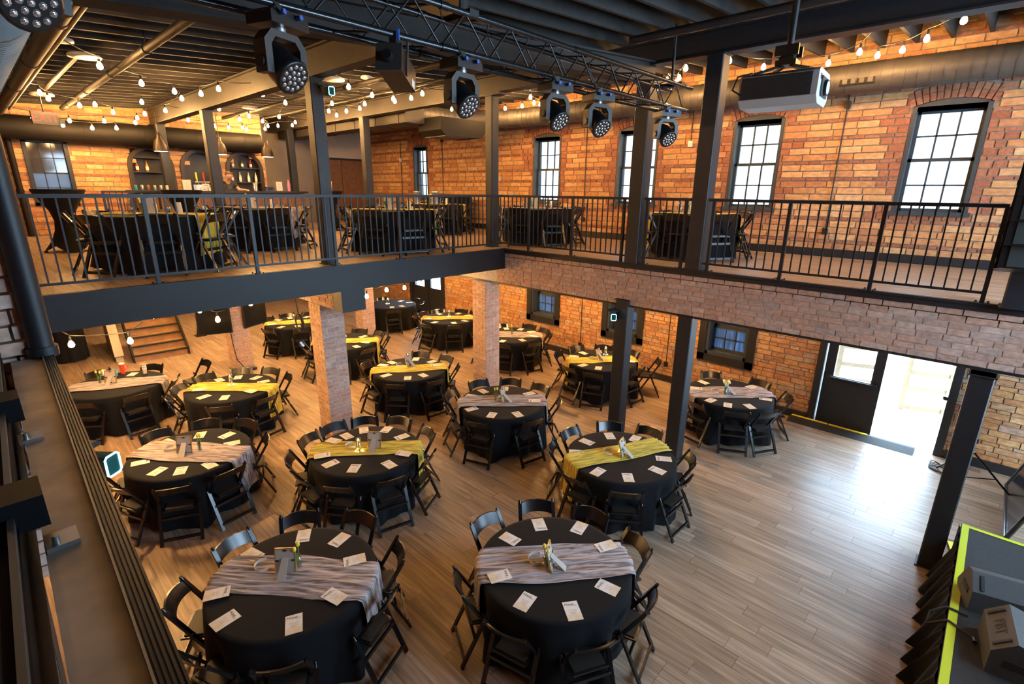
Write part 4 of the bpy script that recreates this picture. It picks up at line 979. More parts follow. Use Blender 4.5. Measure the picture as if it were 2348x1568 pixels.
MB().tube([(-.05, .26, .30), (-.12, .36, .27), (-.22, .36, .15), (-.235, .28, .10)], .007, 6).build('cable', 'black_rubber', t)

# hanging line-array speaker at the right edge
t = thing('line_array_speaker', 'curved hanging black speaker column at the right edge', 'speaker', (6.9, -.45, 5.0))
for k in range(6):
    a = R(-2 + 3.2 * k * k / 5); z_ = -.24 * k; off = .002 * k ** 2.6
    q = MB(); q.prism([(-.19, -.115), (.19, -.095), (.19, .095), (-.19, .115)], -.42, .42, 'y'); q.xf(Matrix.Translation((off, 0, z_)) @ Matrix.Rotation(a, 4, 'Y')); cb = q.build('cabinet', 'fixture_black', t)
    q = MB(); q.box((-.20, -.36, -.10), (-.188, .36, .10)); q.xf(Matrix.Translation((off, 0, z_)) @ Matrix.Rotation(a, 4, 'Y')); q.build('grille', 'speaker_grille', cb)
    for sy in (-1, 1):
        q = MB(); q.box((-.16, sy * .42 - .015, -.12), (-.11, sy * .42 + .02, .12)); q.box((-.15, sy * .43 - .02, -.02), (.15, sy * .43 + .015, .02)); q.xf(Matrix.Translation((off, 0, z_)) @ Matrix.Rotation(a, 4, 'Y')); q.build('rigging_bar', 'truss_metal', cb)
q = MB(); q.box((-.25, -.4, .13), (.25, .4, .17)); q.tube([(0, 0, .15), (0, 0, 1.55)], .015, 6); q.build('fly_bar', 'truss_metal', t)

# teal-ring fixtures (bracket lights)
def ring_light(loc, rz, label):
    t = thing('ring_spotlight', label, 'ring light', loc, rz); t.scale = (.85, .85, .85)
    q = MB(); q.prism([(-.10, .0), (-.10, .035), (.08, .035), (.10, .02), (.10, .0)], -.055, .055, 'y'); q.build('mount_plate', 'fixture_black', t)
    q = MB(); q.prism([(-.05, 0), (.05, 0), (.035, -.14), (-.035, -.14)], -.045, .045, 'y'); n_ = q.build('neck', 'fixture_grey', t)
    MB().box((-.02, -.047, -.12), (.02, -.0445, -.03)).build('display', 'white_label', n_)
    q = MB(); q.prism([(-.05, -.05), (-.035, -.065), (.035, -.065), (.05, -.05), (.05, .05), (.035, .065), (-.035, .065), (-.05, .05)], .02, .15, 'y'); q.xf(Matrix.Translation((.02, -.2, -.09))); q.build('head', 'teal_glass', t)
    q = MB(); n = 8; po = [(-.05, -.05), (-.035, -.065), (.035, -.065), (.05, -.05), (.05, .05), (.035, .065), (-.035, .065), (-.05, .05)]
    q.tube([(p_[0] + .02, -.182, p_[1] - .09) for p_ in po + po[:1]], .006, 6, False); q.build('light_ring', 'teal_glow', t)
    MB().box((-.03, .05, -.05), (.03, .12, .03)).build('bracket', 'fixture_black', t); return t
ring_light((.17, 3.2, 3.10), R(40), 'teal-ring light bracketed to the near ledge')
ring_light((3.98, 7.52, 5.82), R(0), 'teal-ring light high on the balcony column')
ring_light((7.52, 4.66, 2.40), R(-60), 'teal-ring light on the lower black column')

# ================================================================== DUCTS AND PIPES
def spiral_duct(name, label, pts, r_, mt, n=20, seam=.16):
    t = thing(name, label, 'duct', pts[0]); o0 = Vector(pts[0]); P_ = [Vector(p_) - o0 for p_ in pts]
    MB().tube(P_, r_, n).build('pipe', mt, t)
    L = sum((P_[i + 1] - P_[i]).length for i in range(len(P_) - 1)); rings = MB()
    s_ = seam
    while s_ < L:
        acc = 0
        for i in range(len(P_) - 1):
            l_ = (P_[i + 1] - P_[i]).length
            if acc + l_ >= s_:
                d = (P_[i + 1] - P_[i]) / l_; c = P_[i] + d * (s_ - acc); rings.tube([c - d * .004, c + d * .004], r_ + .006, n, True); break
            acc += l_
        s_ += seam
    tag(rings.build('spiral_seams', mt, t), kind='stuff'); return t
pts = [(10.85, -3.5, 6.27), (10.85, 9.6, 6.27)] + [(10.85 - 1.5 * (1 - math.cos(R(a))), 9.6 + 1.9 * math.sin(R(a)), 6.27) for a in range(15, 91, 15)] + [(8.5, 11.5, 6.27)]
spiral_duct('round_duct', 'long grey round duct high on the right brick wall', pts, .235, 'duct_paint')
t = thing('square_duct', 'taupe square duct running to the back corner', 'duct', (8.0, 11.2, 6.0)); q = MB(); q.box((-.02, 0, 0), (.55, 7.4, .42)); q.build('duct_body', 'taupe_paint', t)
for k in range(7): MB().box((-.035, .3 + k * 1.05, -.015), (.565, .33 + k * 1.05, .435)).build('flange', 'taupe_paint', t)
t = thing('duct_plenum', 'dark hanging duct box with pale grille below the bend', 'duct', (9.3, 11.0, 5.72)); q = MB(); q.prism([(-.75, .12), (-.6, 0), (.6, 0), (.95, .3), (.95, .42), (-.75, .42)], -.45, .45, 'y'); q.build('plenum', 'dark_duct', t); MB().box((-.58, -.4, -.02), (.2, .4, 0)).build('grille', 'duct_paint', t)
for k, yy in enumerate((8.6, 7.3, 5.9, 2.0)):
    t = thing('duct_grille', 'long slot grille on the round duct, %s from the far end' % ORD[k], 'grille', (10.64, yy, 6.15)); MB().box((-.02, 0, 0), (.02, .5, .10)).build('grille_frame', 'dark_duct', t)
    for j in range(4): MB().box((-.03, .03 + .12 * j, .015), (-.015, .10 + .12 * j, .085)).build('slot', 'duct_paint', t)
spiral_duct('round_duct', 'ribbed bright duct at the upper left corner', [(.28, 4.7, 5.56), (.28, 13.0, 5.56)], .33, 'galvanised', 28, .075)
spiral_duct('round_duct', 'dark bulkhead duct above the bar wall', [(-2.4, 16.51, 5.66), (6.5, 16.51, 5.66)], .26, 'dark_duct', 18, 1.2)
def pipe(label, pts, r_, mt='conduit', hang=()):
    t = thing('ceiling_pipe', label, 'pipe', pts[0]); o0 = Vector(pts[0]); MB().tube([Vector(p_) - o0 for p_ in pts], r_, 10).build('pipe', mt, t)
    for h in hang:
        c = Vector(h) - o0; q = MB(); q.tube([c + Vector((0, -.015, 0)), c + Vector((0, .015, 0))], r_ + .012, 10); q.tube([c, c + Vector((0, 0, .22))], .006, 6); q.build('hanger_clip', 'black_paint', t)
    return t
pipe('wide pale pipe beside the ribbed duct', [(1.0, 5.0, 5.94), (1.0, 16.2, 5.94)], .085, 'taupe_paint', [(1.0, y_, 5.94) for y_ in (7, 9.5, 12, 14.5)])
pipe('slim pipe beside the wide pale pipe', [(1.17, 5.0, 6.0), (1.17, 16.2, 6.0)], .025)
pipe('long straight pipe under the joists above the left balcony', [(2.05, 6.3, 6.09), (2.05, 16, 6.09)], .052, 'taupe_paint', [(2.05, y_, 6.09) for y_ in (8.4, 10.6, 12.8, 15)])
pipe('short conduit between two ceiling speakers', [(1.55, 9.7, 6.14), (1.55, 13.5, 6.14)], .03)
pipe('pipe under the joists between the two taupe beams', [(5.6, 6.2, 6.28), (5.6, 16.5, 6.28)], .045, 'taupe_paint', [(5.6, y_, 6.28) for y_ in (7.6, 9.8, 12)])
pipe('slim conduit near the square duct', [(6.7, 8.0, 6.38), (6.7, 16.5, 6.38)], .028, 'taupe_paint')
pipe('dark pipe across the joists over the void', [(6.9, -1, 6.42), (6.9, 4.3, 6.42)], .05, 'slate_paint')
for k, xx in enumerate((8.1, 8.55, 9.0)): pipe('thin pale ceiling conduit over the right balcony, %s' % ['nearest the beam', 'in the middle', 'nearest the wall'][k], [(xx, -3, jz(xx) - .05), (xx, 7.2, jz(xx) - .05)], .016, 'galvanised')
# ceiling speakers, discs, exit sign
def disc(x, y, z, r_, label, mt='white_plastic'):
    t = thing('ceiling_speaker', label, 'speaker', (x, y, z)); MB().lathe([(r_ * .9, .04), (r_, .02), (r_ * .96, 0), (r_ * .5, -.012), (.001, -.014)], 18).build('grille', mt, t); MB().tube([(0, 0, .03), (0, 0, .16)], .012, 6).build('stem', 'black_paint', t)
for x_, y_, lb_ in ((1.55, 9.35, 'white round ceiling speaker beside the second bulb'), (1.5, 13.7, 'white round ceiling speaker above the exit sign'), (5.05, 9.2, 'white round ceiling speaker beside the taupe beam'), (5.4, 14.0, 'white round ceiling speaker nearest the bar')): disc(x_, y_, jz(x_) - .15, .19, lb_)
disc(1.30, 9.0, jz(1.3) - .05, .12, 'small pale ceiling disc left of the speakers'); disc(5.75, 9.25, jz(5.75) - .05, .11, 'small pale ceiling disc between the bulbs')
t = thing('exit_sign', 'white exit sign with red letters below the ceiling', 'exit sign', (1.39, 13.0, 5.47), R(8)); MB().box((-.19, -.03, 0), (.19, .03, .21)).build('sign_body', 'exit_face', t); link('lettering', text_mesh('EXIT', .19, 'exit_red'), t, (0, -.031, .105), (R(90), 0, 0)); MB().tube([(0, 0, .21), (0, 0, 1.0)], .012, 6).build('stem', 'black_paint', t); MB().box((.19, -.05, .03), (.27, .03, .1)).build('lamp_head', 'exit_face', t)

# ================================================================== STRING LIGHTS
GL = MB().lathe([(.012, .06), (.016, .045), (.030, .022), (.036, -.005), (.028, -.03), (.001, -.042)], 10).mesh('bulb_glass', 'bulb_glow'); fixn(GL)
SK = MB().lathe([(.008, .12), (.016, .11), (.016, .055)], 8).mesh('socket', 'black_rubber')
def string_light(label, bulbs, a, b_):
    """bulbs: world points of the glass; a, b_: wire ends"""
    o0 = Vector(a); t = thing('string_light', label, 'string lights', a, 0, 'festoon light strings')
    tops = [Vector(q) + Vector((0, 0, .13)) for q in bulbs]; path = [Vector(a)] + tops + [Vector(b_)]; pts = []
    for i in range(len(path) - 1):
        p_, q = path[i], path[i + 1]; L = (q - p_).length
        for k in range(5): u_ = k / 5; pts.append(p_.lerp(q, u_) - o0 - Vector((0, 0, .03 * L * 4 * u_ * (1 - u_))))
    pts.append(path[-1] - o0); MB().tube(pts, .006, 5).build('wire', 'black_rubber', t)
    for q in bulbs:
        s_ = link('bulb', GL, t, Vector(q) - o0); link('socket', SK, s_)
STR = [
('festoon string from the ribbed duct to the taupe beam', [(1, 7.84, 5.91), (1.68, 9.25, 5.95), (2.41, 10.5, 5.99), (2.99, 10.98, 6.0), (3.37, 10.86, 6.0), (3.42, 10.11, 6.0)], (.75, 7.2, 6.1), (3.8, 9.7, 6.1)),
('festoon string across the pipes above the left balcony', [(1.32, 12.24, 5.9), (1.49, 12.9, 5.9), (2.0, 13.47, 5.9), (2.21, 13.26, 5.92), (2.72, 14.58, 5.95), (3.35, 14.78, 6.0), (3.4, 15.75, 6.0)], (1.0, 11.6, 6.02), (3.82, 15.9, 6.1)),
('short festoon string beside the taupe beam', [(2.89, 12.82, 6.0), (3.29, 11.71, 6.0), (3.52, 13.79, 6.0)], (2.5, 13.2, 6.15), (3.82, 13.9, 6.1)),
('festoon string nearest the exit sign', [(1.47, 15.6, 5.8), (2.08, 15.6, 5.8), (2.71, 15.6, 5.85), (3.3, 15.55, 5.87)], (1.1, 15.5, 6.0), (3.8, 15.5, 6.05)),
('lowest festoon string in front of the bar bulkhead', [(1.96, 15.7, 5.70), (2.46, 15.6, 5.68), (2.92, 15.62, 5.72)], (1.5, 15.7, 5.95), (3.8, 15.7, 5.95)),
('festoon string right of the taupe beam over the bar', [(4.45, 15.6, 6.04), (4.47, 13.36, 6.1), (5.05, 15.6, 5.95), (5.45, 14.91, 6.1), (5.44, 14.24, 6.12)], (4.05, 15.2, 6.2), (5.9, 14.0, 6.3)),
('low festoon string before the right bar niche', [(5.5, 15.9, 5.97), (5.86, 15.9, 6.0), (6.0, 16.0, 5.98)], (4.1, 15.9, 6.15), (6.4, 16.0, 6.2)),
('festoon string from the beam behind the big stage light', [(4.32, 10.54, 6.08), (5.21, 11.6, 6.14), (6.27, 14.43, 6.2), (7.05, 15.2, 6.2)], (4.05, 10.1, 6.22), (7.6, 15.6, 6.35)),
('festoon string ending at the slim taupe column', [(6.1, 15.1, 6.13), (6.6, 16.0, 6.12), (6.55, 16.1, 6.05), (6.85, 15.9, 6.14), (7.3, 15.95, 6.2)], (5.7, 14.9, 6.3), (7.62, 16.4, 6.3)),
('festoon string rising to the taupe beam beside the column light', [(4.19, 8.05, 6.1), (5.23, 9.02, 6.15), (6.13, 9.7, 6.2), (6.79, 9.94, 6.24), (7.06, 9.67, 6.26), (6.9, 9.07, 6.26)], (4.02, 7.6, 6.2), (7.6, 8.9, 6.4)),
('festoon string along the second taupe beam', [(6.11, 11.29, 6.2), (6.69, 12.55, 6.22), (7.29, 13.28, 6.25), (7.2, 14.42, 6.25)], (5.9, 10.9, 6.35), (7.6, 14.8, 6.35)),
('festoon string beside the taupe balcony column', [(6.98, 10.16, 6.24), (6.67, 10.87, 6.22), (7.03, 11.69, 6.24), (7.05, 12.35, 6.24)], (7.1, 9.9, 6.4), (7.6, 12.6, 6.4)),
('festoon string in front of the grey duct bend', [(8.07, 10.63, 6.3), (9.08, 10.75, 6.36), (9.9, 10.2, 6.38), (10.25, 10.0, 6.44), (10.3, 9.45, 6.45)], (7.85, 10.4, 6.45), (10.6, 9.0, 6.6)),
('festoon string right of the corner column', [(7.92, 7.12, 6.33), (9.07, 8.08, 6.36), (9.89, 8.69, 6.4), (10.3, 8.85, 6.43), (9.87, 7.19, 6.44)], (7.85, 6.9, 6.5), (10.4, 6.8, 6.6)),
('festoon string behind the truss end', [(8.61, 4.29, 6.34), (9.49, 4.84, 6.4), (9.94, 5.12, 6.42), (9.68, 5.18, 6.43), (9.97, 5.23, 6.4)], (7.85, 4.2, 6.5), (10.6, 5.4, 6.6)),
('festoon string above the projector along the right wall', [(7.9, 3.75, 6.33), (8.53, 3.55, 6.33), (9.53, 3.39, 6.38), (10.07, 2.58, 6.41), (9.56, 2.06, 6.4)], (7.85, 3.9, 6.5), (9.3, 1.9, 6.6)),
('festoon string at the upper right corner', [(10.05, 1.92, 6.42), (9.88, 1.59, 6.41), (9.36, 1.26, 6.4), (8.52, .83, 6.36)], (10.4, 2.0, 6.6), (7.9, .6, 6.5)),
('lower festoon string under the left balcony edge', [(.67, 8.82, 2.35), (1.26, 8.47, 2.35), (1.85, 9.93, 2.35), (2.52, 9.86, 2.35), (2.52, 8.94, 2.35), (3.36, 9.84, 2.35)], (.2, 9, 3.05), (3.85, 10, 2.7)),
('lower festoon string between the brick pillars', [(5.24, 8.94, 2.35), (5.91, 9.26, 2.35), (6.33, 9.21, 2.35), (6.89, 9.35, 2.35)], (4.4, 9, 3.05), (7.55, 9.4, 3.05)),
('lower festoon string deep under the left balcony', [(1.2, 12.2, 2.4), (3.1, 12.6, 2.4), (5.6, 12.9, 2.4), (6.9, 12.5, 2.4), (2.2, 14.8, 2.4), (4.9, 15.4, 2.4)], (.6, 12, 3.05), (7.5, 15, 3.05)),
('lower festoon string under the right balcony', [(9.2, 2.2, 2.4), (9.5, 4.6, 2.4), (9.4, 7.2, 2.4), (9.6, 9.8, 2.4), (9.4, 12.6, 2.4)], (9.2, .6, 3.05), (9.5, 14, 3.05)),
('unseen festoon string added to warm the front tables', [(.8, 6.2, 5.95), (1.5, 5.6, 5.97), (2.3, 5.2, 6.0), (3.0, 5.3, 6.02)], (.4, 6.4, 6.1), (3.8, 5.2, 6.15)),  # out of frame, added to throw warm light on the front floor
('unseen festoon string added for warm light left of the camera', [(-1.2, 6.8, 5.85), (-1.6, 5.2, 5.85), (-1.5, 3.6, 5.85), (-1.7, 8.6, 5.85), (-1.2, 10.4, 5.85)], (-1.2, 7.6, 6.0), (-1.4, 11, 6.0)),  # extra string out of view, added for warmth on the left
]
for q in STR: string_light(*q)
mat('fill_downlight_glow', (1, .8, .5), .4, emit=480, ecol=(1, .54, .19))  # glow of fill downlights added to warm the floor under the balcony
for k, (xx, yy) in enumerate(((1.2, 10.6), (2.2, 13.2), (3.0, 15.0), (5.9, 10.2), (5.6, 12.9), (5.4, 15.6), (9.6, 12.9), (9.9, 9.9), (9.9, 7.3), (9.9, 4.8), (1.0, 8.4), (6.4, 18.5), (3.6, 18.5))):
    t = thing('fill_downlight', 'unseen downlight added for warm light under the balcony, %s' % ['over the leftmost table', 'before the staircase', 'nearest the staircase', 'behind the near pillar row', 'in the middle bay', 'in the rear bay', 'over the far table', 'beside the far window', 'beside the middle window', 'beside the door window', 'behind the left edge beam', 'at the rear right', 'at the rear left'][k], 'downlight', (xx, yy, FZ - .2))
    MB().lathe([(.11, -.02), (.115, 0), (.09, 0), (.085, -.015)], 16).build('ring', 'white_plastic', t); MB().lathe([(.001, -.023), (.085, -.025)], 16).build('diffuser', 'fill_downlight_glow', t)
# ================================================================== NEAR LEFT LEDGE
LZ = 3.6
t = thing('window_ledge', 'grey ledge with ribbed black edge at the lower left', 'ledge', (0, 0, LZ))
MB().prism([(-.05, .25), (.075, .25), (.148, 3.28), (.02, 3.28)], -.12, 0, 'z').build('sill_board', 'sill_stone', t)
st = MB().prism([(.045, .25), (.092, .25), (.178, 3.32), (.132, 3.32)], -.25, .004, 'z').build('edge_strip', 'ribbed_black', t)
for k in range(6):
    u_ = k / 5; MB().bar((.048 + .041 * u_, .25, .006), (.135 + .040 * u_, 3.32, .006), .0045, .008).build('rib', 'ribbed_black' if k else 'conduit', st)
for y_ in (.75, 1.42, 2.15): q = MB(); q.box((-.02, y_, 0), (.04, y_ + .07, .012)); q.tube([(.0, y_ + .02, .012), (.0, y_ + .02, .03)], .008, 6); q.build('clip', 'steel', t)
t = thing('louvre_panel', 'dark ribbed panel leaning beside the ledge', 'panel', (-.06, .2, LZ - .25))
mat('panel_black', (.004, .0045, .006), .6, spec=.15); mat('rib_grey', (.05, .055, .06), .4)
MB().prism([(-.5, 0), (-.03, 0), (.055, 3.0), (-.5, 3.0)], 0, .30, 'z').build('panel_body', 'panel_black', t)
for k in range(7): MB().bar((-.04 - .028 * k, .0, .31 + .022 * k), (.045 - .028 * k, 3.0, .31 + .022 * k), .012, .03).build('rib', 'rib_grey' if k % 2 == 0 else 'panel_black', t)
for k in range(3): MB().box((-.02, .5 + .8 * k, .28), (.05 + .01 * k, .62 + .8 * k, .36)).build('bracket', 'panel_black', t)
t = thing('brick_jamb', 'broken white-flecked brick jamb at the left edge', 'brick pier', (-.35, 3.34, 2.4))
MB().box((0, .02, 0), (.45, .5, 4.0)).build('core', 'pale_mortar', t)
zz = 0
while zz < 3.9:
    xx = 0
    while xx < .44:
        ww = random.choice((.13, .2, .21)); xe = min(.46, xx + ww); link('brick', unit('pillar_brick'), t, ((xx + xe) / 2, .012 - random.random() * .02, zz + .036), None, (xe - xx - .012, .06, .062)); xx = xe
        if xe > .44: link('brick', unit('pillar_brick'), t, (.445 + random.random() * .012, .25, zz + .036), None, (.05, .4, .062))
    zz += .076
t = thing('black_pipe', 'thick black vertical pipe at the left edge', 'pipe', (.14, 3.30, LZ)); MB().tube([(0, 0, .02), (0, 0, 2.4)], .05, 16).build('pipe', 'black_paint', t); MB().tube([(0, 0, 0), (0, 0, .05)], .062, 16).build('collar', 'black_paint', t)
t = thing('brick_pier', 'orange brick pier end behind the left railing', 'brick pier', (-.9, 8.75, FZ)); MB().box((0, .02, 0), (1.28, .5, 2.75)).build('core', 'mortar', t)
for c, s_, mn in brick_wall('y', 0, 0, 1.3, 0, 2.75, CW): link('brick', unit(mn), t, c, None, s_)
MB().box((.0, -.03, 0), (1.33, -.0, .15)).build('base_trim', 'black_trim', t)

# ================================================================== STAGE
SZ = .6
t = thing('stage_platform', 'low black stage with yellow taped edge', 'stage', (7.58, -.36, 0))
MB().box((-6.4, -3.1, SZ - .12), (0, 0, SZ)).build('deck', 'stage_deck', t)
MB().box((-6.4, -.07, SZ), (0, -.005, SZ + .004)).build('edge_tape', 'stage_tape', t); MB().box((-.06, -3.1, SZ), (-.005, -.07, SZ + .004)).build('edge_tape', 'stage_tape', t)
MB().box((-1.9, -3.1, SZ), (-1.893, -.07, SZ + .002)).build('seam', 'fixture_grey', t)
for xx in (-.3, -2, -4): MB().box((xx, -.25, 0), (xx + .06, -.19, SZ - .12)).build('leg', 'black_paint', t)
def skirt(u_, v_):
    x_ = -6.4 * u_; a = u_ * 250 + 2.2 * math.sin(u_ * 37); tt = v_ ** .9
    fl = math.sin(a) + .5 * math.sin(a * .53 + 1)
    return (x_ - .10 * tt * math.sin(a * .5) * min(1, u_ * 12), .012 + tt * (.14 + .055 * fl) * max(.02, min(1, (u_ - .05) * 60)) + .006 * fl, SZ - .01 - (SZ - .015) * v_)
q = MB(); q.grid(640, 6, skirt); q.build('skirt', 'skirt_cloth', t, fix=False)
q = MB(); q.grid(60, 4, lambda u_, v_: (.012 + .03 * v_ * math.sin(u_ * 90), -3.1 * u_, SZ - .01 - (SZ - .015) * v_)); q.build('side_skirt', 'skirt_cloth', t, fix=False)
def wedge(x, y, rz, label, logo):
    t = thing('floor_monitor', label, 'speaker', (x, y, SZ), rz)
    q = MB(); q.prism([(-.20, 0), (.17, 0), (.22, .06), (.05, .33), (-.06, .36), (-.20, .22)], -.27, .27, 'y'); q.build('shell', 'speaker_shell', t)
    MB().add([(.224, -.25, .07), (.224, .25, .07), (.062, .25, .325), (.062, -.25, .325), (.23, -.25, .074), (.23, .25, .074), (.068, .25, .329), (.068, -.25, .329)], [(0, 1, 2, 3), (7, 6, 5, 4), (0, 4, 5, 1), (2, 6, 7, 3), (1, 5, 6, 2), (0, 3, 7, 4)]).build('grille', 'speaker_grille', t)
    for sy in (-1, 1): MB().box((-.10, sy * .272 - .004, .12), (.06, sy * .272 + .004, .18)).build('handle_recess', 'ink', t)
    for sy in (-1, 1): q = MB(); q.box((-.07, -.013, -.004), (.07, .013, .004)); q.xf(Matrix.Translation((-.14, sy * .20, .292)) @ Matrix.Rotation(R(-45), 4, 'Y')); q.build('handle_slot', 'ink', t)
    if logo:
        o = link('logo', text_mesh('FBT', .12, 'ink'), t, (-.134, 0, .2905)); k7 = .70711; o.rotation_euler = Matrix(((0, k7, -k7), (-1, 0, 0), (0, k7, k7))).to_euler()
    else:
        for k in range(4): MB().box((-.206, -.12 + .05 * k, .06), (-.199, -.10 + .05 * k, .16)).build('vent', 'ink', t)
        MB().box((-.08, -.276, .05), (.10, -.268, .2)).build('connector_panel', 'fixture_black', t)
    return t
wedge(6.12, -.70, R(14), 'grey stage monitor wedge at the stage corner', False)
wedge(5.40, -.80, R(-84), 'grey stage monitor wedge lettered FBT', True)
t = thing('stage_cable', 'looped black cable hanging over the stage edge', 'cable', (5.75, -.40, SZ)); MB().tube([(0, -.1, .02), (0, .06, .02), (-.03, .16, -.08), (-.10, .17, -.18), (-.16, .08, -.05), (-.2, .03, .02), (-.3, -.15, .02)], .011, 8).build('cable', 'black_rubber', t); MB().tube([(-.3, -.15, .02), (-.36, -.16, .03)], .018, 8).build('plug', 'fixture_black', t)
def tripod(x, y, h, label, spread=.5, rz=0, bar=False):
    t = thing('tripod_stand', label, 'tripod stand', (x, y, 0), rz); MB().tube([(0, 0, .15), (0, 0, h)], .019, 10).build('pole', 'fixture_black', t); MB().lathe([(.035, h * .45), (.035, h * .45 + .06)], 10).build('collar', 'fixture_black', t)
    for k in range(3):
        a = R(120 * k + 20); c, s_ = math.cos(a), math.sin(a)
        l = MB().tube([(.02 * c, .02 * s_, h * .36), (spread * c, spread * s_, .015)], .014, 8).build('leg', 'fixture_black', t); MB().tube([(.02 * c, .02 * s_, .2), (spread * .55 * c, spread * .55 * s_, h * .16)], .009, 6).build('strut', 'fixture_black', t); MB().ball((spread * c, spread * s_, .02), .02, 6).build('rubber_foot', 'black_rubber', l)
    return t
tripod(9.95, -.35, 1.75, 'black tripod stand between the column and the doorway', .6, R(15))
tripod(10.45, 10.55, 2.05, 'black tripod stand against the brick wall at the back', .42)
t = thing('framed_screen', 'dark framed panel leaning at the right edge', 'screen', (8.7, -.85, 0))
tl = Matrix.Rotation(R(16), 4, 'X')
MB().box((.02, -.02, .05), (1.75, .01, 1.45)).xf(tl).build('panel', 'screen_black', t)
for a, b_ in (((0, 0, .03), (0, 0, 1.48)), ((1.77, 0, .03), (1.77, 0, 1.48)), ((0, 0, 1.48), (1.77, 0, 1.48)), ((0, 0, .04), (1.77, 0, .04))): MB().tube([tl @ Vector(a), tl @ Vector(b_)], .03, 10).build('frame_tube', 'truss_metal', t)
for xx in (.1, 1.6): MB().tube([(xx, -.30, 1.0), (xx, -.75, .02)], .02, 8).build('prop_leg', 'fixture_black', t)
t = thing('cable_ramp', 'yellow and black cable ramp beyond the stage corner', 'cable ramp', (8.15, -1.2, 0), R(12)); MB().prism([(-.25, 0), (.25, 0), (.1, .05), (-.1, .05)], 0, .9, 'y').build('ramp_body', 'black_rubber', t); MB().box((-.1, .0, .05), (.1, .9, .057)).build('lid', 'yellow_rubber', t)
t = thing('cable_heap', 'tangled black cables on the floor beside the doorway', 'cable', (10.4, -.05, 0)); 
for k in range(4): MB().tube([(.12 * math.cos(a_ * .7 + k) * (1 + .3 * k), .16 * math.sin(a_ * .7 + k * 1.3), .012 + .01 * k) for a_ in range(10)], .008, 5).build('cable', 'black_rubber', t)

# ================================================================== BAR
BX0, BX1, BY = 2.9, 7.0, 14.95
t = thing('bar_counter', 'wooden board-fronted bar counter at the back', 'bar', (BX0, BY, FZ))
MB().box((0, .03, 0), (BX1 - BX0, .6, 1.02)).build('carcass', 'black_trim', t)
MB().box((-.05, -.12, 1.02), (BX1 - BX0 + .05, .65, 1.075)).build('counter_top', 'black_trim', t)
nb = 30; wdb = (BX1 - BX0) / nb
bmE = MB().box((.003, 0, .04), (wdb - .003, .03, 1.0)).mesh('front_board', 'bar_board'); fixn(bmE)
for k in range(nb): link('front_board', bmE, t, (k * wdb, 0, 0))
BT = FZ + 1.075
def bottle(x, y, z, mt, label, h=.29):
    t = thing('bottle', label, 'bottle', (x, y, z)); MB().lathe([(.034, 0), (.036, h * .55), (.013, h * .72), (.012, h * .93)], 10).build('glass', mt, t); MB().lathe([(.037, h * .15), (.037, h * .45)], 10).build('label', 'white_label', t); MB().lathe([(.014, h * .93), (.014, h)], 8).build('cap', 'ink', t)
for k, (dx, m_) in enumerate(((-.30, 'bottle_red'), (-.08, 'bottle_amber'), (.30, 'bottle_clear'))): bottle(3.735 + dx, 16.87, FZ + 1.545, m_, ORD[k] + ' bottle from left in the left bar niche')
for k, (dx, m_) in enumerate(((-.28, 'bottle_amber'), (-.02, 'bottle_green'), (.22, 'bottle_red'))): bottle(6.085 + dx, 16.87, FZ + 1.725, m_, ORD[k] + ' bottle from left on the upper right-niche shelf', .26)
for k, (dx, m_) in enumerate(((-.34, 'bottle_amber'), (-.12, 'bottle_clear'), (.12, 'bottle_clear'), (.33, 'bottle_clear'))): bottle(6.085 + dx, 16.87, FZ + 1.325, m_, ORD[k] + ' bottle from left on the lower right-niche shelf', .30)
t = thing('beer_tap', 'steel tap rail with three coloured handles', 'beer tap', (4.95, 16.72, FZ + 1.18)); MB().tube([(-.25, 0, .12), (.25, 0, .12)], .02, 10).build('rail', 'steel', t)
for k, m_ in enumerate(('tulip_yellow', 'red_cup', 'white_plastic')):
    h_ = MB().tube([(-.2 + .18 * k, -.02, .14), (-.21 + .18 * k, -.03, .22), (-.215 + .18 * k, -.04, .38)], [.014, .024, .020], 8).build('tap_handle', m_, t); MB().tube([(-.2 + .18 * k, -.02, .12), (-.2 + .18 * k, -.10, .08), (-.2 + .18 * k, -.11, .02)], .012, 8).build('spout', 'steel', h_)
MB().box((-.3, .02, -.2), (.3, .1, .05)).build('back_plate', 'steel', t)
for k in range(6):
    t = thing('drink_can', '%s can in the row at the left end of the bar' % ORD[k], 'can', (3.02 + .13 * k, 15.35, BT)); MB().lathe([(.028, 0), (.033, .012), (.033, .11), (.027, .122)], 12).build('can_body', ['teal_cup', 'steel', 'bottle_amber', 'steel', 'steel', 'bottle_clear'][k], t); MB().lathe([(.026, .122), (.024, .126)], 10).build('lid', 'steel', t)
for k, (xx, lb_) in enumerate(((4.05, 'white menu stand on the bar beside the cups'), (6.35, 'white menu stand beside the pink bottle'))):
    t = thing('menu_stand', lb_, 'sign', (xx, 15.1, BT), R(-12 + 18 * k)); MB().box((-.1, 0, 0), (.1, .015, .27)).build('panel', 'pale_lumber', t); MB().box((-.088, -.004, .015), (.088, 0, .255)).build('sheet', 'white_paper', t)
    for j in range(3): MB().box((-.03, -.006, .18 - .05 * j), (.03, -.004, .186 - .05 * j)).build('print_line', 'grey_ink', t)
for k in range(3):
    t = thing('cup_box', '%s white napkin box on the bar' % ORD[k], 'box', (4.45 + .16 * (k % 2) + .05 * (k // 2), 15.2, BT + .09 * (k // 2))); MB().box((-.07, -.06, 0), (.07, .06, .085)).build('box_body', 'white_paper', t); MB().box((-.04, -.062, .03), (.04, -.06, .05)).build('print_line', 'grey_ink', t)
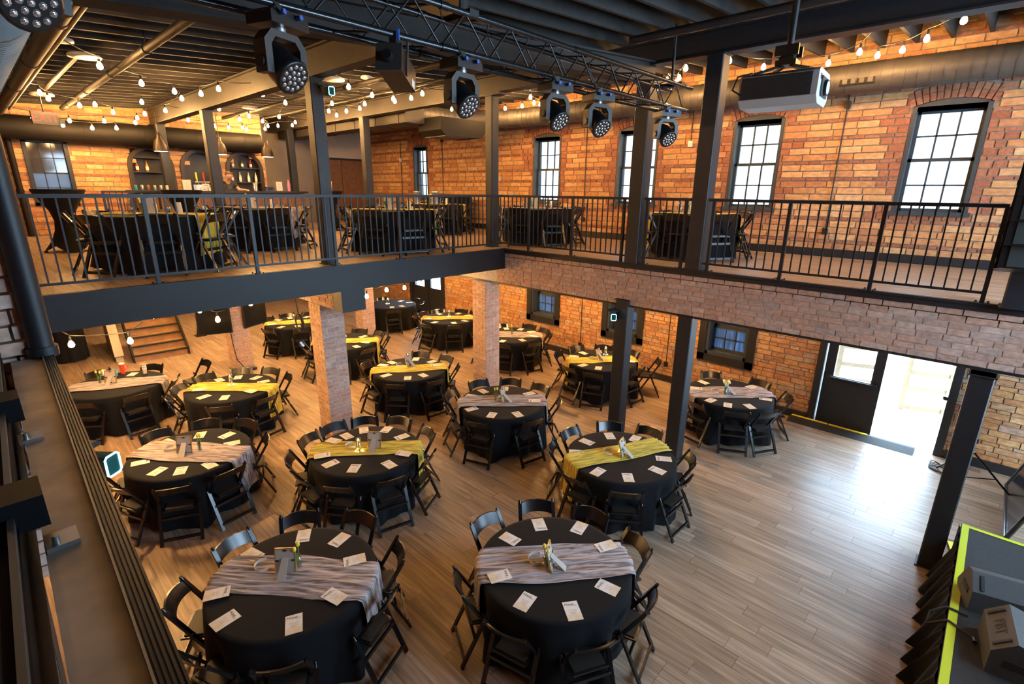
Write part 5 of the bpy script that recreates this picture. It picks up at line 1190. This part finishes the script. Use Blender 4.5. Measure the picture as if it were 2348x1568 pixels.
for k, (xx, lb_) in enumerate(((4.78, 'steel ice bucket on the bar beside the register'), (5.72, 'steel cocktail shaker on the bar beside the bartender'))):
    t = thing('steel_vessel', lb_, 'vessel', (xx, 15.15, BT)); MB().lathe([(.05, 0), (.062, .22), (.055, .22), (.04, .02)], 14).build('vessel_body', 'steel', t); MB().lathe([(.064, .215), (.064, .228)], 14).build('rim', 'steel', t)
t = thing('card_register', 'small grey register on the bar', 'register', (5.0, 15.2, BT), R(10)); MB().prism([(-.12, 0), (.12, 0), (.10, .17), (-.02, .17)], -.11, .11, 'y').build('case', 'fixture_grey', t); MB().box((-.03, -.115, .05), (.08, -.108, .14)).build('screen', 'frosted_blue', t)
t = thing('card_register', 'dark register beside the menu stand', 'register', (6.1, 15.2, BT), R(-10)); MB().prism([(-.12, 0), (.12, 0), (.10, .12), (-.08, .12)], -.1, .1, 'y').build('case', 'fixture_black', t); MB().box((-.06, -.105, .03), (.07, -.099, .10)).build('screen', 'ink', t)
t = thing('pink_bottle', 'pink bottle at the right end of the bar', 'bottle', (6.62, 15.1, BT)); MB().lathe([(.035, 0), (.04, .19), (.028, .23), (.018, .26), (.018, .28)], 12).build('bottle_body', 'pink_cup', t); MB().lathe([(.02, .28), (.014, .31)], 10).build('nozzle', 'pink_cup', t)
for k, xx in enumerate((3.80, 5.19, 6.43)):
    t = thing('pendant_lamp', ['left', 'middle', 'right'][k] + ' dark bell pendant lamp over the bar', 'lamp', (xx, 15.85, 5.27)); MB().lathe([(.165, 0), (.16, .10), (.12, .25), (.055, .33), (.045, .44), (.043, .44), (.05, .33), (.112, .25), (.15, .10), (.155, 0)], 20).build('shade', 'copper_lamp', t)
    MB().lathe([(.001, -.006), (.15, -.004), (.15, -.001)], 16).build('diffuser', 'lamp_inside', t); MB().tube([(0, 0, .44), (0, 0, jz(xx) + .28 - 5.27)], .008, 6).build('cord', 'black_rubber', t)
# cocktail tables in stretch covers
def cocktail(x, y, label, rz=0):
    t = thing('cocktail_table', label, 'cocktail table', (x, y, FZ), rz); q = MB(); n = 24; prof = [(.38, 1.10), (.39, 1.075), (.30, .92), (.19, .72), (.15, .55), (.17, .38), (.24, .2), (.36, .02)]; vs = []; fs = []
    for j, (r_, z_) in enumerate(prof):
        for k in range(n):
            a = 2 * math.pi * k / n; sq = 1 + (.16 * abs(math.cos(2 * a)) - .10) * max(0, (j - 3) / 4); vs.append((r_ * sq * math.cos(a), r_ * sq * math.sin(a), z_ + (.10 * (1 - abs(math.cos(2 * a))) if j == 7 else 0)))
    for j in range(7):
        for k in range(n): fs.append((j * n + k, j * n + (k + 1) % n, (j + 1) * n + (k + 1) % n, (j + 1) * n + k))
    q.add(vs, fs, True); q.add(vs[:n], [tuple(range(n))]); q.build('stretch_cover', 'black_cloth', t)
    for k in range(4): a = R(90 * k); MB().lathe([(.03, 0), (.03, .03)], 8, (.36 * math.cos(a), .36 * math.sin(a), 0)).build('foot', 'black_plastic', t)
cocktail(1.28, 12.45, 'black stretch-covered cocktail table at the far left'); cocktail(3.34, 12.9, 'black stretch-covered cocktail table before the bar', R(20)); cocktail(7.35, 14.2, 'black stretch-covered cocktail table before the brown panel', R(45))
photo_frame(7.30, 14.1, FZ + 1.11, R(-35), 'white photo frame on the cocktail table before the brown panel')
t = thing('buffet_table', 'black-draped buffet table against the far brick wall', 'table', (10.2, 12.1, FZ)); MB().box((0, 0, 0), (.75, 1.3, .98)).build('drape', 'black_cloth', t); MB().box((-.02, -.02, .98), (.77, 1.32, 1.0)).build('top', 'black_trim', t)
for k in range(2):
    t = thing('water_dispenser', 'tall steel water dispenser, %s of two on the rear balcony table' % ('left' if k == 0 else 'right'), 'dispenser', (8.62 + .38 * k, 11.75 - .34 * k, FZ + TOPZ + .02)); MB().lathe([(.085, 0), (.09, .30), (.095, .31)], 16).build('tank', 'steel', t); MB().lathe([(.10, .31), (.10, .33), (.02, .35)], 16).build('lid', 'steel', t); MB().tube([(0, -.09, .06), (0, -.13, .06), (0, -.13, .03)], .01, 6).build('spigot', 'steel', t)
railing('stair_railing', 'dark railing round the stair opening before the bar wall', (2.15, 14.1, FZ), (3.2, 14.1, FZ), [.02, 1.03])

# ---- bartender leaning over the bar
def skinned(name, vs, es, rad, mt, root=0, sub=2):
    me = bpy.data.meshes.new(name); me.from_pydata([tuple(v) for v in vs], es, []); o = bpy.data.objects.new(name, me); C.objects.link(o)
    md = o.modifiers.new('s', 'SKIN'); md.use_smooth_shade = True; sb = o.modifiers.new('b', 'SUBSURF'); sb.levels = sub; sb.render_levels = sub
    for i, r_ in enumerate(rad): sv = me.skin_vertices[0].data[i]; sv.radius = (r_, r_) if not isinstance(r_, tuple) else r_; sv.use_root = (i == root)
    dg = bpy.context.evaluated_depsgraph_get(); m2 = bpy.data.meshes.new_from_object(o.evaluated_get(dg)); bpy.data.objects.remove(o); m2.materials.clear(); m2.materials.append(M[mt])
    for p_ in m2.polygons: p_.use_smooth = True
    m2.name = name; return m2
t = thing('person', 'bartender in a black shirt bending over behind the bar', 'person', (5.34, 16.18, FZ))
V = [(0, .12, .95), (0, .06, 1.12), (.0, -.04, 1.26), (.0, -.09, 1.33), (.0, -.15, 1.38), (0, -.19, 1.45),
     (-.18, -.03, 1.26), (-.25, -.10, 1.06), (-.12, -.24, .98), (.18, -.03, 1.26), (.28, -.08, 1.10), (.36, -.26, 1.10),
     (-.10, .12, .88), (-.11, .10, .48), (-.11, .14, .08), (-.11, .0, .04), (.10, .12, .88), (.11, .10, .48), (.11, .14, .08), (.11, 0, .04),
     (.40, -.33, 1.10), (-.08, -.31, .98)]
E_ = [(0, 1), (1, 2), (2, 3), (3, 4), (4, 5), (2, 6), (6, 7), (7, 8), (2, 9), (9, 10), (10, 11), (0, 12), (12, 13), (13, 14), (14, 15), (0, 16), (16, 17), (17, 18), (18, 19), (11, 20), (8, 21)]
rad = [.14, .14, .15, .07, .06, .085, .065, .048, .034, .065, .048, .034, .085, .06, .045, .04, .085, .06, .045, .04, .03, .03]
link('body', skinned('body', V, E_, rad, 'skin'), t)
SV = [(0, .12, .90), (0, .06, 1.12), (0, -.04, 1.26), (0, -.075, 1.315), (-.18, -.03, 1.26), (-.23, -.075, 1.13), (.18, -.03, 1.26), (.25, -.065, 1.16)]
link('shirt', skinned('shirt', SV, [(0, 1), (1, 2), (2, 3), (2, 4), (4, 5), (2, 6), (6, 7)], [.16, .16, .168, .085, .08, .068, .08, .068], 'black_shirt'), t)
link('trousers', skinned('trousers', [(0, .12, .93), (-.10, .12, .86), (-.11, .10, .48), (-.11, .14, .1), (.10, .12, .86), (.11, .10, .48), (.11, .14, .1)], [(0, 1), (1, 2), (2, 3), (0, 4), (4, 5), (5, 6)], [.15, .10, .075, .06, .10, .075, .06], 'black_shirt'), t)
hm = Matrix.Translation((0, -.215, 1.47)) @ Matrix.Rotation(R(28), 4, 'X')
q = MB(); q.ball((0, 0, 0), .088, 14, 1.28); q.xf(hm); hd = q.build('head', 'skin', t)
q = MB(); q.ball((0, .018, .03), .092, 12, 1.1); q.v = [v if v[2] > .02 + (-.9 * v[1] - .02 if v[1] < -.02 else -.05) else (v[0] * .9, max(v[1], .0) * .9, v[2] * .8 + .01) for v in q.v]; q.xf(hm); q.build('hair', 'hair', hd)
MB().lathe([(.001, .02), (.016, -.012), (.001, -.022)], 8, (0, -.092, -.005)).xf(hm).build('nose', 'skin', hd)
for sx in (-1, 1):
    MB().ball((sx * .09, .005, .0), .02, 6, 1.4).xf(hm).build('ear', 'skin', hd); MB().ball((sx * .032, -.079, .022), .011, 6, .7).xf(hm).build('eye', 'ink', hd)
    wr_ = Vector((.40, -.33, 1.10)) if sx > 0 else Vector((-.08, -.31, .98))
    for k in range(5):
        if k < 4: a0 = wr_ + Vector(((k - 1.5) * .018, -.03, 0)); pts_ = [a0, a0 + Vector((0, -.045, -.004)), a0 + Vector((0, -.065 - .006 * (k in (1, 2)), -.03))]
        else: a0 = wr_ + Vector((-sx * .03, .0, 0)); pts_ = [a0, a0 + Vector((-sx * .02, -.025, -.005)), a0 + Vector((-sx * .016, -.05, -.015))]
        MB().tube(pts_, [.010, .009, .007], 6).build('finger', 'skin', t)
MB().box((-.028, -.006, -.003), (.028, .004, .003)).xf(hm @ Matrix.Translation((0, -.083, -.05))).build('mouth', 'red_cup', hd)

# ================================================================== LOWER HALL DETAILS
t = thing('staircase', 'wooden staircase with black nosings at the far left', 'stairs', (2.36, 15.75, 0), R(-4)); SW = 1.2
for k in range(9):
    st = MB().box((0, .27 * k, .18 * k), (SW, .27 * k + .02, .18 * k + .17)).build('riser', 'stair_wood', t); td = MB().box((0, .27 * k - .02, .18 * k + .16), (SW, .27 * k + .28, .18 * k + .18)).build('tread', 'stair_wood', t); MB().box((-.005, .27 * k - .035, .18 * k + .148), (SW + .005, .27 * k + .03, .18 * k + .186)).build('nosing', 'black_rubber', td)
for xx in (-.04, SW): MB().prism([(-.06, 0), (.15, 0), (2.5, 1.62), (2.5, 1.86), (2.3, 1.86), (-.06, .22)], xx, xx + .04, 'x').build('stringer', 'black_paint', t)
t = thing('stair_wall', 'cream sloping half wall left of the staircase', 'half wall', (2.02, 16.1, 0), R(-4)); MB().prism([(0, 0), (2.4, 0), (2.4, 2.3), (1.9, 2.3), (0, .12)], 0, .16, 'x').build('panel', 'cream_board', t); MB().bar((.08, -.02, .14), (.08, 1.92, 2.34), .2, .04).build('cap', 'cream_board', t)
t = thing('draped_cart', 'black cloth-covered cart in the far left corner', 'cart', (.95, 16.8, 0)); 
q = MB(); q.grid(36, 6, lambda u_, v_: ((.36 + .03 * math.sin(u_ * 60) * v_) * math.cos(6.283 * u_) * 1.0 + .3, (.36 + .03 * math.sin(u_ * 60) * v_) * math.sin(6.283 * u_) + .4, 1.0 - .98 * v_)); q.lathe([(.001, 1.003), (.36, 1.0)], 36, (.3, .4, 0)); q.build('drape', 'black_cloth', t)
MB().box((.0, .2, 1.0), (.5, .5, 1.16)).build('parcel', 'white_plastic', t)
for k, (xx, yy, rz_, lb_) in enumerate(((3.62, 13.15, -20, 'black wall screen left of the cabled brick pillar'), (4.62, 13.35, 25, 'black wall screen right of the cabled brick pillar'))):
    t = thing('wall_screen', lb_, 'screen', (xx, yy, 1.05), R(rz_)); MB().box((-.36, -.02, 0), (.36, .03, .68)).build('case', 'black_plastic', t); MB().box((-.335, -.024, .025), (.335, -.02, .655)).build('screen', 'screen_black', t); MB().bar((0, .03, .34), (.25 if k == 0 else -.25, .2, .34), .06, .06).build('wall_arm', 'fixture_black', t)
t = thing('cable_coil', 'looped black cable hanging beside the near brick pillar', 'cable', (3.84, 9.0, 2.5)); MB().tube([(0, 0, 0), (-.01, -.05, -.15), (-.02, -.1, -.32)], .010, 6).build('drop', 'black_rubber', t)
for k in range(3): MB().tube([(-.02 - .01 * k, -.12 + .16 * math.cos(a_ * .6) * (1 - .1 * k), -.42 + .16 * math.sin(a_ * .6)) for a_ in range(12)], .009, 6).build('loop', 'black_rubber', t)
t = thing('pillar_cable', 'black cable running down the left brick pillar', 'cable', (3.96, 13.25, 0)); MB().tube([(.0, .0, 1.2), (.02, -.02, .7), (.05, -.05, .3), (.2, -.1, .03), (.35, -.2, .012)], .01, 6).build('cable', 'black_rubber', t); MB().box((.3, -.25, 0), (.42, -.16, .06)).build('power_box', 'black_plastic', t)
t = thing('floor_cone', 'small dark cone standing on the far floor', 'cone', (4.35, 17.4, 0)); MB().lathe([(.10, .02), (.03, .45), (.02, .46)], 10).build('cone', 'fixture_black', t); MB().box((-.14, -.14, 0), (.14, .14, .02)).build('base', 'fixture_black', t)
# conduits and devices on the right wall
def wall_conduit(x, y, z0, z1, label, box_z=None, white_z=None):
    t = thing('wall_conduit', label, 'conduit', (x, y, z0)); MB().tube([(0, 0, 0), (0, 0, z1 - z0)], .011, 6).build('conduit', 'black_paint', t)
    for bz in (box_z or ()): MB().box((-.03, -.045, bz - z0 - .055), (.02, .045, bz - z0 + .055)).build('junction_box', 'black_plastic', t)
    for bz in (white_z or ()): MB().box((-.035, -.05, bz - z0 - .06), (.0, .05, bz - z0 + .06)).build('alarm', 'white_plastic', t)
wall_conduit(11.27, 2.46, 3.70, 6.1, 'black conduit with outlet right of the projector', (3.72, 5.93)); wall_conduit(11.27, 8.10, 3.65, 6.1, 'black conduit between the two middle windows', (3.7,)); wall_conduit(11.27, 5.33, 5.42, 6.1, 'short conduit with white alarm beside the column', None, (5.42,))
wall_conduit(11.27, 13.87, 3.7, 6.0, 'black conduit right of the narrow window', (5.95,)); wall_conduit(11.27, 16.22, 3.7, 6.0, 'black conduit with white alarm left of the narrow window', None, (5.42,))
wall_conduit(10.97, 7.78, .38, 2.6, 'lower conduit with outlet left of the middle lower window', (.38,)); wall_conduit(10.97, 5.24, .43, 2.6, 'lower conduit with outlet between the lower windows', (.43,))
for k, yy in enumerate((11.2, 10.7, 17.4)):
    t = thing('wall_disc', ['round metal cap on the brick wall beside the corner column', 'lower round metal cap beside the corner column', 'round metal cap on the brick wall near the brown panel'][k], 'wall cap', (11.28, yy, (4.75, 4.3, 4.85)[k])); MB().tube([(0, 0, 0), (-.025, 0, 0)], .075, 14).build('cap_disc', 'frame_back', t); MB().tube([(-.02, 0, 0), (-.04, 0, 0)], .03, 10).build('boss', 'frame_back', t)
for k, xx in enumerate((.75, 1.05)):
    t = thing('wall_pipe', ['left', 'right'][k] + ' thick dark pipe on the bar wall beside the window', 'pipe', (xx, 16.68, FZ)); MB().tube([(0, 0, 0), (0, 0, 2.3)], .06, 12).build('pipe', 'dark_duct', t); MB().tube([(0, 0, 1.0), (0, 0, 1.08)], .07, 12).build('coupling', 'dark_duct', t)
for o in (CUBE.values()): pass
